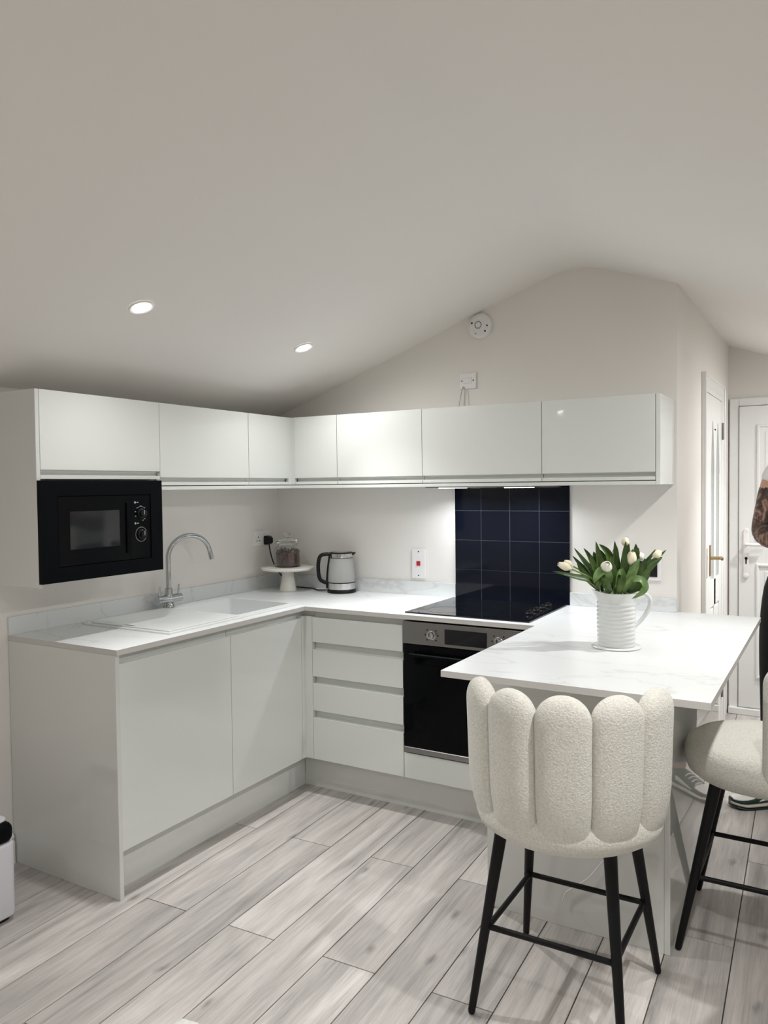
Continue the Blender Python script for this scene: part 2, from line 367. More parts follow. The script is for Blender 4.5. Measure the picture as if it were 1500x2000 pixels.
# ---------------------------------------------------------------- internal door with pointed glass panes (passage wall)
d1 = thing('door_1', 'white internal door with pointed-arch glazing and brass lever in passage wall', 'door', (XW, (D0+D1)/2, 0), kind='structure')
b = N()
for y0, y1, z0, z1 in ((D0-.068, D0, 0, DZ+.068), (D1, D1+.068, 0, DZ+.068), (D0, D1, DZ, DZ+.068)):
    box(b, XW, XW+.016, y0, y1, z0, z1, .004, 2)
for y0, y1, z0, z1 in ((D0-.068, D0-.05, 0, DZ+.068), (D1+.05, D1+.068, 0, DZ+.068), (D0-.05, D1+.05, DZ+.05, DZ+.068)):
    box(b, XW+.014, XW+.024, y0, y1, z0, z1, .003, 1)
obj('architrave', b, 'trim', d1)
b = N()
for y0, y1, z0, z1 in ((D0, D0+.028, 0, DZ), (D1-.028, D1, 0, DZ), (D0+.028, D1-.028, DZ-.028, DZ)): box(b, XW-.052, XW+.014, y0, y1, z0, z1)
obj('door_lining', b, 'trim', d1)
LX = XW+.013; ly0, ly1 = D0+.031, D1-.031
b = N(); box(b, LX-.038, LX-.012, ly0, ly1, .006, DZ-.031); leaf = obj('leaf', b, 'trim', d1)
b = N(); ym = (ly0+ly1)/2
fr = []
for y0, y1, z0, z1 in ((ly0, ly0+.15, .006, DZ-.031), (ly1-.095, ly1, .006, DZ-.031), (ly0+.15, ly1-.095, .006, .22), (ly0+.15, ly1-.095, .80, .95), (ym-.012, ym+.05, .22, 1.80)): box(b, LX-.014, LX, y0, y1, z0, z1, .002)
# pointed head rail: two gothic openings
def arch(bm, ya, yb, zs, zt, ztop):
    yc = (ya+yb)/2; L_ = []
    for i in range(9):
        t = i/8; L_.append((ya+(yc-ya)*t, zs+(zt-zs)*math.sin(t*math.pi/2)))
    for i in range(9):
        t = i/8; L_.append((yc+(yb-yc)*t, zs+(zt-zs)*math.cos(t*math.pi/2)))
    prism(bm, L_+[(yb, ztop), (ya, ztop)], lambda u, a, c: (u, a, c), LX-.014, LX)
for ya, yb in ((ly0+.15, ym-.012), (ym+.05, ly1-.095)): arch(b, ya, yb, 1.55, 1.84, DZ-.031)
box(b, LX-.014, LX, ym-.012, ym+.05, 1.79, DZ-.031)
obj('stiles_and_rails', b, 'trim', d1)
for ya, yb in ((ly0+.152, ym-.014), (ym+.052, ly1-.097)):
    b = N(); box(b, LX-.0118, LX-.007, ya, yb, .952, 1.838); obj('glass_pane', b, 'frost', d1, label='pointed-arch obscured glass pane')
    b = N(); box(b, LX-.0118, LX-.002, ya+.012, yb-.012, .232, .788, .006, 2); obj('lower_panel', b, 'trim', d1)
hd = N(); box(hd, LX, LX+.006, ly0+.095, ly0+.130, .985, 1.155, .002); hp = obj('handle_plate', hd, 'brass', d1, label='brass handle plate')
hd = N(); cyl(hd, (LX+.006, ly0+.112, 1.083), (1, 0, 0), .009, .045, 14); tube(hd, [(LX+.046, ly0+.112, 1.083), (LX+.05, ly0+.143, 1.084), (LX+.05, ly0+.20, 1.078)], .0075, 10); cyl(hd, (LX+.05, ly0+.195, 1.077), (0, 1, -.4), .0095, .02, 12)
obj('lever', hd, 'brass', hp, smooth=True, label='brass lever handle')
b = N(); box(b, XW+.0142, XW+.0175, D0+.004, D0+.026, .985, 1.145, .001); obj('strike_plate', b, 'brass', d1, label='dull brass strike plate')
for z in (.25, 1.80):
    b = N(); box(b, XW+.0142, XW+.0175, D1-.036, D1-.008, z-.05, z+.05, .001); cyl(b, (XW+.020, D1-.022, z-.05), (0, 0, 1), .0055, .1, 10); obj('hinge', b, 'steel', d1, label='grey steel hinge')

# ---------------------------------------------------------------- front door (far wall)
fx0, fx1 = 2.216, 3.16
d2 = thing('door_2', 'white front door with lever handle and moulded panels in far wall', 'door', ((fx0+fx1)/2, YH, 0), kind='structure')
b = N(); Fz = 2.03
for x0, x1, z0, z1 in ((fx0, fx0+.055, 0, Fz), (fx1-.055, fx1, 0, Fz), (fx0+.055, fx1-.055, Fz-.05, Fz)): box(b, x0, x1, YH-.035, YH, z0, z1, .006, 2)
box(b, fx0, fx1, YH-.06, YH, 0, .045, .004); obj('frame', b, 'upvc', d2)
gx0, gx1 = fx0+.058, fx1-.058
b = N(); box(b, gx0, gx1, YH-.045, YH-.004, .048, Fz-.053, .006, 2); obj('leaf', b, 'upvc', d2)
def mould(bm, x0, x1, z0, z1, y, wd=.022, h=.012):
    pr = [(0, 0), (wd, 0), (wd*.7, h), (wd*.3, h)]
    t = bmesh.new(); rings = []
    cs = [(x0, z0, 1, 1), (x1, z0, -1, 1), (x1, z1, -1, -1), (x0, z1, 1, -1)]
    for (x, z, sx, sz) in cs+cs[:1]: rings.append([(x+a*sx, y-c, z+a*sz) for a, c in pr])
    loft(bm, rings, False, False)
xm = (gx0+gx1)/2
for x0, x1, z0, z1 in ((gx0+.10, xm-.05, 1.13, 1.86), (xm+.05, gx1-.10, 1.13, 1.86), (gx0+.10, xm-.05, .24, .98), (xm+.05, gx1-.10, .24, .98)):
    b = N(); mould(b, x0, x1, z0, z1, YH-.045); box(b, x0+.05, x1-.05, YH-.049, YH-.044, z0+.05, z1-.05, .003); obj('door_panel', b, 'upvc', d2)
b = N(); hx = gx0+.045
lathe(b, [(.0, 0), (.016, 0), (.016, .010), (.012, .014), (0, .014)][1:], n=16, mtx=axis_mtx((hx, YH-.045, 1.185), (0, -1, 0)))
box(b, hx-.017, hx+.017, YH-.058, YH-.045, .90, 1.185, .006, 2); lathe(b, [(.017, 0), (.017, .013), (.013, .015)], n=16, mtx=axis_mtx((hx, YH-.045, .90), (0, -1, 0)))
bpz = obj('handle_plate', b, 'plate', d2, smooth=True)
b = N(); cyl(b, (hx, YH-.055, 1.10), (0, -1, 0), .010, .035, 14); tube(b, [(hx, YH-.088, 1.10), (hx+.03, YH-.092, 1.10), (hx+.115, YH-.088, 1.10)], .0095, 10); obj('lever', b, 'plate', bpz, smooth=True)
b = N(); cyl(b, (hx, YH-.0575, 1.01), (0, -1, 0), .009, .003, 14); box(b, hx-.004, hx+.004, YH-.0605, YH-.0575, .975, 1.01); obj('key_slot', b, 'dark', bpz, label='dark keyhole cylinder')
b = N(); box(b, xm-.12, xm+.12, YH-.056, YH-.045, 1.03, 1.075, .004, 2); obj('letter_flap', b, 'plate', d2)

# ---------------------------------------------------------------- kitchen: base units
WT, WB, PZ, DF = .917, .897, .173, .586
Lf = lambda U: (lambda u, d, z: (U-d, u, z))
Bf = lambda U: (lambda u, d, z: (u, -U+d, z))
def jtop(bm, fn, u0, u1, zb, zt, lift=.030):
    prism(bm, [(0, zb+.001), (.001, zb), (.034, zb), (.034, zt+lift), (.029, zt+lift), (.027, zt+.002), (.022, zt-.008), (.012, zt-.010), (.005, zt-.004), (.003, zt), (.0005, zt-.0008)], fn, u0+.0015, u1-.0015)
def jbot(bm, fn, u0, u1, zb, zt):
    prism(bm, [(0, zt-.001), (.001, zt), (.034, zt), (.034, zb-.034), (.003, zb-.034), (.002, zb-.033), (.002, zb-.020), (.004, zb-.019), (.022, zb-.018), (.026, zb-.012), (.022, zb-.003), (.004, zb-.0005), (0, zb+.001)], fn, u0+.0015, u1-.0015)
def fbox(bm, fn, u0, u1, d0, d1, z0, z1, bev=0):
    P, Q = fn(u0, d0, z0), fn(u1, d1, z1)
    box(bm, min(P[0], Q[0]), max(P[0], Q[0]), min(P[1], Q[1]), max(P[1], Q[1]), z0, z1, bev)
def carcass(bm, fn, u0, u1, dep, z0, z1, top=False, rail=True, th=.016, d0=.0355):
    fbox(bm, fn, u0+.0005, u0+th, d0, dep, z0, z1); fbox(bm, fn, u1-th, u1-.0005, d0, dep, z0, z1)
    fbox(bm, fn, u0+th, u1-th, d0, dep, z0, z0+th); fbox(bm, fn, u0+th, u1-th, dep-.008, dep, z0+th, z1)
    if top: fbox(bm, fn, u0+th, u1-th, d0, dep-.008, z1-th, z1)
    elif rail: fbox(bm, fn, u0+th, u1-th, d0, d0+.03, z1-.10, z1)
LB = Lf(DF); BB = Bf(DF)
# end panel
b = N(); box(b, XL+.002, DF+.004, -1.737, -1.7185, 0, WB-.0005, .0012); solo('end_panel', 'tall pale grey gloss end panel closing the sink run at its near end', 'panel', (.28, -1.728, 0), b, 'panel')
c1 = thing('base_cabinet', 'white handleless base cabinet under the sink drainer beside the end panel', 'cabinet', (.28, -1.426, PZ), 'white handleless base units')
b = N(); carcass(b, LB, -1.718, -1.119, .58, PZ, WB-.001); obj('carcass', b, 'carc', c1)
b = N(); jtop(b, LB, -1.718, -1.119, PZ, .862); obj('door', b, 'gloss', c1)
c2 = thing('base_cabinet', 'white handleless corner base cabinet under the sink bowl', 'cabinet', (.28, -.7, PZ), 'white handleless base units')
b = N(); carcass(b, LB, -1.119, -.03, .58, PZ, WB-.001, rail=False); obj('carcass', b, 'carc', c2)
b = N(); jtop(b, LB, -1.119, -.613, PZ, .862); obj('door', b, 'gloss', c2)
b = N(); slab(b, [DF-.034, DF-.0005, .6295], [-.612, -.5855, -.552], lambda x, y: x < DF-.0005 or y > -.5855, PZ, .868); obj('corner_post', b, 'gloss', c2)
b = N(); slab(b, [DF-.034, DF-.029, .6295], [-.612, -.557, -.552], lambda x, y: x < DF-.029 or y > -.557, .8685, WB-.001); obj('top_filler', b, 'carc', c2)
c3 = thing('drawer_unit', 'white handleless base unit of four stacked drawers between corner and oven', 'cabinet', (.88, -.29, PZ), 'white handleless base units')
b = N(); carcass(b, BB, .630, 1.132, .57, PZ, WB-.001, rail=False); fbox(b, BB, .646, 1.116, .0355, .045, .85, WB-.002); obj('carcass', b, 'carc', c3)
for z0, z1 in ((.745, .866), (.578, .710), (.411, .543), (PZ, .376)):
    b = N(); jtop(b, BB, .630, 1.132, z0, z1, .028); obj('drawer', b, 'gloss', c3)
c4 = thing('oven_housing', 'white base unit housing the built-in oven with plain panel below it', 'cabinet', (1.432, -.29, PZ), 'white handleless base units')
b = N(); carcass(b, BB, 1.132, 1.740, .57, PZ, WB-.001, rail=False, d0=.024); fbox(b, BB, 1.148, 1.724, .03, .555, .276, .288); obj('carcass', b, 'carc', c4)
b = N(); fbox(b, BB, 1.1335, 1.7385, 0, .019, PZ, .288, .001); obj('lower_panel', b, 'gloss', c4)
b = N(); box(b, .515-.016, .515, -1.718, -.5, 0, PZ-.003); solo('plinth', 'white kickboard plinth under the sink run', 'plinth', (.507, -1.1, 0), b, 'panel')
b = N(); box(b, .516, 1.7575, -.5, -.484, 0, PZ-.003); solo('plinth', 'white kickboard plinth under the drawers and oven', 'plinth', (1.13, -.49, 0), b, 'panel')

# oven
ov = thing('oven', 'built-in oven with steel control strip and black glass door under the hob', 'oven', (1.436, -.29, .29))
b = N(); box(b, 1.16, 1.712, -.558, -.05, .29, .886); obj('body', b, 'blackmat', ov)
b = N(); box(b, 1.138, 1.734, -.598, -.5625, .789, .889, .002, 2); cpn = obj('control_panel', b, 'steel', ov)
b = N(); box(b, 1.348, 1.546, -.6005, -.597, .802, .868, .001); obj('display', b, 'blackglass', ov, label='black glass display strip')
for x in (1.284, 1.60):
    b = N(); lathe(b, [(.021, 0), (.021, .004), (.0175, .006), (.0165, .022), (.013, .025), (0.002, .025)], n=24, mtx=axis_mtx((x, -.598, .836), (0, -1, 0))); kb = obj('knob', b, 'chrome', cpn, smooth=True)
    b = N(); box(b, x-.0015, x+.0015, -.6245, -.6215, .834, .851); obj('pointer', b, 'blackplastic', kb)
    b = N()
    for a in range(0, 360, 45):
        if a in (0, 180): continue
        p = Vector((x+.031*math.sin(R(a)), -.5984, .836+.031*math.cos(R(a)))); box(b, p.x-.003, p.x+.003, -.5986, -.5978, p.z-.003, p.z+.003)
    tag(obj('dial_marks', b, 'blackplastic', cpn), kind='stuff')
b = N(); box(b, 1.138, 1.734, -.594, -.5605, .322, .786, .003, 2); od = obj('door', b, 'ovenglass', ov)
b = N(); box(b, 1.205, 1.667, -.5955, -.5935, .37, .70, .0005); obj('window', b, 'ovenglass', od)
b = N(); tube(b, [(1.185, -.622, .745), (1.687, -.622, .745)], .0065, 12, 0)
for x in (1.215, 1.657): cyl(b, (x, -.593, .745), (0, -1, 0), .006, .03, 12)
obj('handle', b, 'blackmat', od, smooth=True)
b = N(); box(b, 1.138, 1.734, -.595, -.5605, .2945, .320, .002); obj('bottom_trim', b, 'steel', ov)

# ---------------------------------------------------------------- worktops
SX0, SX1, SY0, SY1 = .035, .55, -1.435, -.545         # sink
HX0, HX1, HY0, HY1 = .10, .492, -.972, -.578            # bowl
b = N()
xs = sorted([XL, HX0-.012, HX1+.012, .6, 1.7575]); ys = sorted([-1.738, HY0-.012, HY1+.012, -.6, -.0005])
slab(b, xs, ys, lambda x, y: (x < .6 or y > -.6) and not (HX0-.012 < x < HX1+.012 and HY0-.012 < y < HY1+.012), WB, WT)
wt = obj('worktop', b, ['wt', 'wtedge']); tag(wt, 'L-shaped white marble-effect worktop around sink and hob', 'worktop')
b = N(); slab(b, [1.758, XW+.0015, 2.544], [-1.471, .0-.0005, .02], lambda x, y: y < 0 or x > XW, WB, WT)
bt = obj('breakfast_bar_top', b, ['wt', 'wtedge']); tag(bt, 'white marble-effect breakfast bar top carrying the jug of tulips', 'worktop')
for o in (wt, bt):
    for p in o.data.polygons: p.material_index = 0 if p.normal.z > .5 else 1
b = N(); box(b, XL+.0005, XL+.0125, -1.738, -.013, WT, WT+.072, .0008); solo('upstand', 'low white marble-effect upstand along wall behind the tap', 'upstand', (XL+.006, -.87, WT), b, 'wt')
b = N(); box(b, XL+.0005, 1.1265, -.0125, -.0005, WT, WT+.072, .0008); solo('upstand', 'low white marble-effect upstand behind the kettle, left of dark tiles', 'upstand', (.56, -.006, WT), b, 'wt')
b = N(); box(b, 1.7255, XW-.0005, -.0125, -.0005, WT, WT+.062, .0008); solo('upstand', 'short white marble-effect upstand right of the dark tiles', 'upstand', (1.97, -.006, WT), b, 'wt')
# peninsula base
pn = thing('peninsula_base', 'pale grey gloss panelled base under the breakfast bar', 'panel', (2.07, -.6, 0))
b = N(); box(b, 1.759, 2.360, -1.112, -1.094, 0, WB-.0005, .001); obj('front_panel', b, 'panel', pn)
b = N(); box(b, 2.3605, 2.3785, -1.112, .018, 0, WB-.0005, .001); obj('side_panel', b, 'panel', pn)
b = N(); box(b, 1.759, 1.777, -1.0935, -.001, 0, WB-.0005, .001); obj('inner_panel', b, 'panel', pn)
b = N(); cyl(b, (2.36, -1.25, WB-.001), (0, 0, -1), .035, .004, 20); obj('fixing_disc', b, 'trim', pn)

# sink
sk = thing('sink', 'white composite inset sink with right bowl and flat drainer', 'sink', ((SX0+SX1)/2, (SY0+SY1)/2, WT))
b = N(); slab(b, [SX0, HX0, HX1, SX1], [SY0, HY0, HY1, SY1], lambda x, y: not (HX0 < x < HX1 and HY0 < y < HY1), WT+.0003, WT+.006); obj('rim', b, 'sink', sk)
b = N(); bz = WT-.19; ins = .012
def rrect(x0, x1, y0, y1, r, z, n=5):
    o = []
    for cx_, cy_, a0 in ((x1-r, y1-r, 0), (x0+r, y1-r, 90), (x0+r, y0+r, 180), (x1-r, y0+r, 270)):
        for i in range(n+1):
            a = R(a0+90*i/n); o.append((cx_+r*math.cos(a), cy_+r*math.sin(a), z))
    return o
rg = [rrect(HX0-.006, HX1+.006, HY0-.006, HY1+.006, .022, WT), rrect(HX0-.002, HX1+.002, HY0-.002, HY1+.002, .02, bz-.01), rrect(HX0+.01, HX1-.01, HY0+.01, HY1-.01, .02, bz-.012)]
rin = [rrect(HX0+.0005, HX1-.0005, HY0+.0005, HY1-.0005, .018, WT+.0055), rrect(HX0+.006, HX1-.006, HY0+.006, HY1-.006, .018, bz+.02), rrect(HX0+.02, HX1-.02, HY0+.02, HY1-.02, .015, bz)]
loft(b, rg[::-1]+rin, True, True); obj('bowl', b, 'sink', sk, smooth=True, angle=50)
b = N(); box(b, SX0+.03, SX1-.02, SY0+.02, HY0-.018, WT+.006, WT+.0115, .0025, 2); dr = obj('drainer', b, 'sink', sk)
b = N(); box(b, .262, .315, -1.408, -1.396, WT+.0105, WT+.0119); obj('drain_slot', b, 'steel', dr, label='small grey slot in the drainer')
b = N(); cyl(b, ((HX0+HX1)/2, (HY0+HY1)/2, bz+.0005), (0, 0, 1), .04, .003, 24); obj('waste', b, 'chrome', sk)
# tap
TX, TY, TZ = .058, -.957, WT+.0065
tp = thing('tap', 'chrome swan-neck mixer tap with two lever handles behind the sink', 'tap', (TX, TY, TZ))
b = N(); lathe(b, [(.027, 0), (.027, .006), (.023, .010), (.020, .03), (.020, .065), (.0, .065)][:-1], (TX, TY, TZ), 24)
tube(b, [(TX, TY-.075, TZ+.043), (TX, TY+.075, TZ+.043)], .0205, 20, 0); tb = obj('body', b, 'chrome', tp, smooth=True)
b = N(); lathe(b, [(.0185, .06), (.0175, .085), (.016, .095), (.0125, .097)], (TX, TY, TZ), 24, False, True); obj('collar', b, 'chrome', tp, smooth=True)
b = N(); pts = [(TX, TY, TZ+.09), (TX, TY, TZ+.15), (TX, TY, TZ+.24)]
for i in range(1, 12):
    a = R(180-15.0*i); pts.append((TX+.03*(1-math.cos(R(15*i)))/2, TY+.128+.128*math.cos(a), TZ+.236+.104*math.sin(a)))
pts.append((TX+.037, pts[-1][1]+.008, pts[-1][2]-.050))
tube(b, pts, .0118, 16, 4); obj('spout', b, 'chrome', tp, smooth=True)
for s in (-1, 1):
    b = N(); cyl(b, (TX, TY+s*.062, TZ+.06), (.12, 0, 1), .0045, .048, 12); obj('lever', b, 'chrome', tp, smooth=True)

# hob
hb = thing('hob', 'black glass ceramic hob with four dials set into the worktop', 'hob', (1.42, -.29, WT))
b = N(); box(b, 1.124, 1.716, -.551, -.031, WT+.0003, WT+.006, .002, 2); obj('glass_top', b, 'blackglass', hb)
MT['hobprint'] = mat('hob_print', (.010, .011, .012), .2, var=(9, .05))
for x, y, r in ((1.27, -.42, .09), (1.27, -.17, .075), (1.50, -.42, .075), (1.50, -.17, .09)):
    b = N(); n = 40
    loft(b, [[((r-.0015)*math.cos(6.2832*i/n)+x, (r-.0015)*math.sin(6.2832*i/n)+y, WT+.0061) for i in range(n)], [((r+.0015)*math.cos(6.2832*i/n)+x, (r+.0015)*math.sin(6.2832*i/n)+y, WT+.0061) for i in range(n)], [((r+.0015)*math.cos(6.2832*i/n)+x, (r+.0015)*math.sin(6.2832*i/n)+y, WT+.0064) for i in range(n)], [((r-.0015)*math.cos(6.2832*i/n)+x, (r-.0015)*math.sin(6.2832*i/n)+y, WT+.0064) for i in range(n)]], False, False)
    obj('cooking_zone', b, 'hobprint', hb)
for i, y in enumerate((-.375, -.285, -.20, -.12)):
    b = N(); lathe(b, [(.018, 0), (.018, .006), (.016, .008), (.015, .015), (.002, .016)], (1.655, y, WT+.006), 20); kb = obj('dial', b, 'blackplastic', hb, smooth=True)
    b = N(); box(b, 1.655-.004, 1.655+.004, y-.014, y+.014, WT+.021, WT+.026, .001); obj('grip', b, 'blackplastic', kb)

# ---------------------------------------------------------------- tiled splashback
sp = thing('tiled_splashback', 'dark navy square tile splashback behind the hob', 'splashback', (1.426, 0, WT))
b = N(); box(b, 1.128, 1.724, -.0112, -.0003, WT+.0005, 1.4885); obj('grout_bed', b, 'grout', sp)
cx_ = [1.128, 1.2715, 1.4245, 1.5755, 1.724]; rz_ = [WT+.0005, 1.066, 1.2165, 1.366, 1.4885]
random.seed(3)
for i in range(4):
    for j in range(4):
        b = N(); g = .0013; box(b, cx_[i]+(g if i else 0), cx_[i+1]-(g if i < 3 else 0), -.013, -.0115, rz_[j]+g, rz_[j+1]-g, .0007, 1)
        o = obj('tile', b, 'tile', sp)
        c = Vector(((cx_[i]+cx_[i+1])/2, -.009, (rz_[j]+rz_[j+1])/2))-OFF[sp.name]
        o.data.transform(Matrix.Translation(-c)); o.location = c; o.rotation_euler = (R(random.uniform(-.2, .2)), 0, R(random.uniform(-.2, .2)))

# ---------------------------------------------------------------- wall units
UF, ZT_, ZB_, ZU = .316, 1.862, 1.542, 1.489
LU = Lf(UF); BU = Bf(UF)
GU = 'white handleless wall cabinets'
mh = thing('microwave_housing', 'tall white wall unit holding the microwave under a lift-up door', 'cabinet', (.14, -1.53, 1.14), GU)
b = N(); carcass(b, LU, -1.823, -1.242, UF-XL-.001, 1.148, ZT_, top=True); fbox(b, LU, -1.807, -1.258, .0355, .33, 1.526, 1.533); obj('carcass', b, 'carc', mh)
b = N(); fbox(b, LU, -1.840, -1.8235, -.001, UF-XL-.001, 1.136, ZT_, .001); obj('end_panel', b, 'panel', mh)
b = N(); jbot(b, LU, -1.823, -1.242, 1.568, ZT_); obj('lift_door', b, 'gloss', mh)
w2 = thing('wall_cabinet', 'white gloss wall cabinet above the tap, right of the microwave', 'cabinet', (.14, -.95, ZU), GU)
b = N(); carcass(b, LU, -1.242, -.660, UF-XL-.001, 1.506, ZT_, top=True); obj('carcass', b, 'carc', w2)
b = N(); jbot(b, LU, -1.242, -.660, ZB_, ZT_); obj('door', b, 'gloss', w2)
w3 = thing('corner_wall_cabinet', 'white gloss corner wall cabinet with two doors meeting at inner corner', 'cabinet', (.14, -.25, ZU), GU)
b = N(); carcass(b, LU, -.660, -.0185, UF-XL-.001, 1.506, ZT_, top=True); fbox(b, BU, UF-.033, .6075, .0355, UF-.001, ZT_-.016, ZT_); fbox(b, BU, UF-.033, .6075, .0355, UF-.001, 1.506, 1.522); fbox(b, BU, .592, .6075, .0355, UF-.001, 1.522, ZT_-.016); obj('carcass', b, 'carc', w3)
b = N(); jbot(b, LU, -.660, -.338, ZB_, ZT_); obj('door', b, 'gloss', w3)
b = N(); jbot(b, BU, .338, .608, ZB_, ZT_); obj('door', b, 'gloss', w3)
b = N(); box(b, UF-.02, UF-.002, -.3375, -UF+.002, 1.508, ZT_); box(b, UF-.002, .3375, -UF+.002, -UF+.02, 1.508, ZT_); obj('corner_post', b, 'gloss', w3)
for x0, x1, lab in ((.608, 1.098, 'white gloss wall cabinet above the kettle and red cooker switch'), (1.098, 1.693, 'white gloss wall cabinet above the dark tiles and cooker hood'), (1.693, 2.178, 'white gloss wall cabinet at right end, above the tulips')):
    k = thing('wall_cabinet', lab, 'cabinet', ((x0+x1)/2, -.16, ZU), GU)
    b = N(); carcass(b, BU, x0, x1, UF-.001, 1.506, ZT_, top=True); obj('carcass', b, 'carc', k)
    b = N(); jbot(b, BU, x0, x1, ZB_, ZT_); obj('door', b, 'gloss', k)
    if x1 > 2:
        b = N(); fbox(b, BU, 2.1785, 2.197, 0, UF-.001, ZU, ZT_, .001); obj('end_panel', b, 'gloss', k)
b = N(); slab(b, [XL+.001, UF-.001, 2.178], [-1.2415, -UF+.001, -.001], lambda x, y: x < UF-.001 or y > -UF+.001, ZU, 1.5045)
o = obj('light_pelmet', b, 'gloss'); tag(o, 'thin white pelmet board running under the wall cabinets', 'pelmet')

# microwave
mw = thing('microwave', 'built-in black microwave with square window and two dials', 'microwave', (.2, -1.55, 1.152))
b = N(); box(b, .02, UF-.022, -1.80, -1.265, 1.168, 1.52); obj('body', b, 'blackmat', mw)
b = N(); MX = .338
slab(b, [1.1500, 1.205, 1.471, 1.529], [-1.840, -1.770, -1.319, -1.256], lambda x, y: not (1.205 < x < 1.471 and -1.770 < y < -1.319), 0, 1)
for v in b.verts: v.co = Vector((MX if v.co.z > .5 else UF+.0015, v.co.y, v.co.x))
bmesh.ops.recalc_face_normals(b, faces=b.faces); obj('trim_frame', b, 'blackmat', mw)
b = N(); box(b, UF-.015, MX-.001, -1.768, -1.426, 1.207, 1.469, .002, 2); md = obj('door', b, 'microdoor', mw)
b = N(); box(b, MX-.0015, MX-.0003, -1.718, -1.484, 1.268, 1.411, .0005); obj('window', b, 'microglass', md, label='smoked grey glass window')
b = N(); box(b, MX-.004, MX+.006, -1.452, -1.434, 1.235, 1.44, .003, 2); obj('handle', b, 'blackmat', md)
b = N(); box(b, UF-.015, MX-.003, -1.424, -1.321, 1.207, 1.469, .002, 2); mc = obj('control_panel', b, 'microdoor', mw)
for zc, big in ((1.393, 0), (1.307, 1)):
    yk = -1.371
    b = N(); lathe(b, [(.021, 0), (.020, .006), (.017, .008), (.016, .020), (.002, .021)], n=24, mtx=axis_mtx((MX-.003, yk, zc), (1, 0, 0))); kb = obj('dial', b, 'blackplastic', mc, smooth=True)
    b = N(); box(b, MX+.0175, MX+.0187, yk-.001, yk+.001, zc-.004, zc+.014); obj('pointer', b, 'print', kb)
    b = N()
    if big:
        for a in range(0, 360, 12):
            p = (yk+.0295*math.sin(R(a)), zc+.0295*math.cos(R(a))); box(b, MX-.0032, MX-.0024, p[0]-.0014, p[0]+.0014, p[1]-.0014, p[1]+.0014)
    else:
        for a in (-110, -75, -40, 0, 40, 75, 140, 160):
            p = (yk+.030*math.sin(R(a)), zc+.030*math.cos(R(a))); box(b, MX-.0032, MX-.0024, p[0]-.003, p[0]+.003, p[1]-.0015, p[1]+.0015)
        for s in (-1, 1):
            for q in range(6): box(b, MX-.0032, MX-.0024, yk+s*(.004+q*.003)-.0012, yk+s*(.004+q*.003)+.0012, zc+.030-q*.0015-.0008, zc+.030-q*.0015+.0008)
    cyl(b, (MX-.0032, yk-.030, zc+.046), (1, 0, 0), .0045, .0008, 12); box(b, MX-.0032, MX-.0024, yk-.021, yk-.013, zc+.0445, zc+.0475)
    tag(obj('dial_marks', b, 'print', mc, label='pale printed dial marks'), kind='stuff')

# cooker hood under the cabinet
ho = thing('cooker_hood', 'slim dark cooker hood underside with two lit strips beneath cabinet', 'hood', (1.395, -.16, 1.483))
b = N(); box(b, 1.105, 1.69, -.300, -.02, 1.483, ZU-.0005, .001); obj('underside', b, 'steel', ho)
for x in (1.205, 1.545):
    b = N(); box(b, x-.065, x+.065, -.225, -.175, 1.4805, 1.4835, .001); lm = obj('lamp', b, 'led', ho, label='lit white lamp strip')
    ld = bpy.data.lights.new('hood_lamp', 'AREA'); ld.shape = 'RECTANGLE'; ld.size = .12; ld.size_y = .045; ld.energy = HOOD_W; ld.color = (.92, .95, 1); ld.spread = R(150)
    lo = bpy.data.objects.new('lamp_light', ld); COL.objects.link(lo); lo.parent = ho; lo.location = Vector((x, -.2, 1.4795))-OFF[ho.name]

# ---------------------------------------------------------------- wall fittings
det = thing('heat_detector', 'round white heat detector high on the gable wall', 'detector', (1.275, -.0005, 2.288))
b = N(); lathe(b, [(.0635, 0), (.0635, .012), (.060, .022), (.050, .030), (.02, .033), (.002, .033)], n=40, mtx=axis_mtx((1.275, -.0005, 2.288), (0, -1, 0))); obj('body', b, 'plate', det, smooth=True, angle=30)
b = N()
for i in range(10):
    a = R(36*i); p = (1.272+.0165*math.cos(a), 2.291+.0165*math.sin(a)); box(b, p[0]-.0032, p[0]+.0032, -.0345, -.032, p[1]-.0032, p[1]+.0032)
MT['vent'] = mat('grey_vent', (.16, .15, .14), .7, var=(9, .1)); tag(obj('vent_ring', b, 'vent', det, label='ring of grey vent slots'), kind='stuff')
b = N()
for x, z, s in ((1.238, 2.304, .005), (1.319, 2.284, .004), (1.308, 2.258, .0045), (1.258, 2.250, .0025)): cyl(b, (x, -.026, z), (0, -1, 0), s, .0075, 10)
tag(obj('test_holes', b, 'dark', det), kind='stuff')
def face_plate(name, label, x0, x1, z0, z1, cat='switch', d=.010):
    t = thing(name, label, cat, ((x0+x1)/2, -.0005, (z0+z1)/2)); b = N(); box(b, x0, x1, -d, -.0006, z0, z1, .003, 2); obj('plate', b, 'plate', t); return t
sw = face_plate('fused_spur', 'square white fused switch with hanging cables above the cabinets', 1.158, 1.248, 1.982, 2.062)
b = N(); box(b, 1.188, 1.212, -.0145, -.009, 2.012, 2.036, .001); box(b, 1.178, 1.226, -.0125, -.009, 2.008, 2.04, .001); obj('rocker', b, 'plate', sw)
for x in (1.171, 1.234):
    b = N(); cyl(b, (x, -.0098, 2.023), (0, -1, 0), .0035, .0012, 10); obj('screw', b, 'dark', sw)
for p in ([(1.178, -.012, 1.995), (1.174, -.02, 1.97), (1.163, -.02, 1.92), (1.155, -.02, 1.87)], [(1.183, -.012, 1.992), (1.188, -.018, 1.97), (1.19, -.018, 1.92), (1.189, -.02, 1.87)]):
    b = N(); tube(b, p, .0022, 8); obj('cable', b, 'cable', sw, smooth=True)
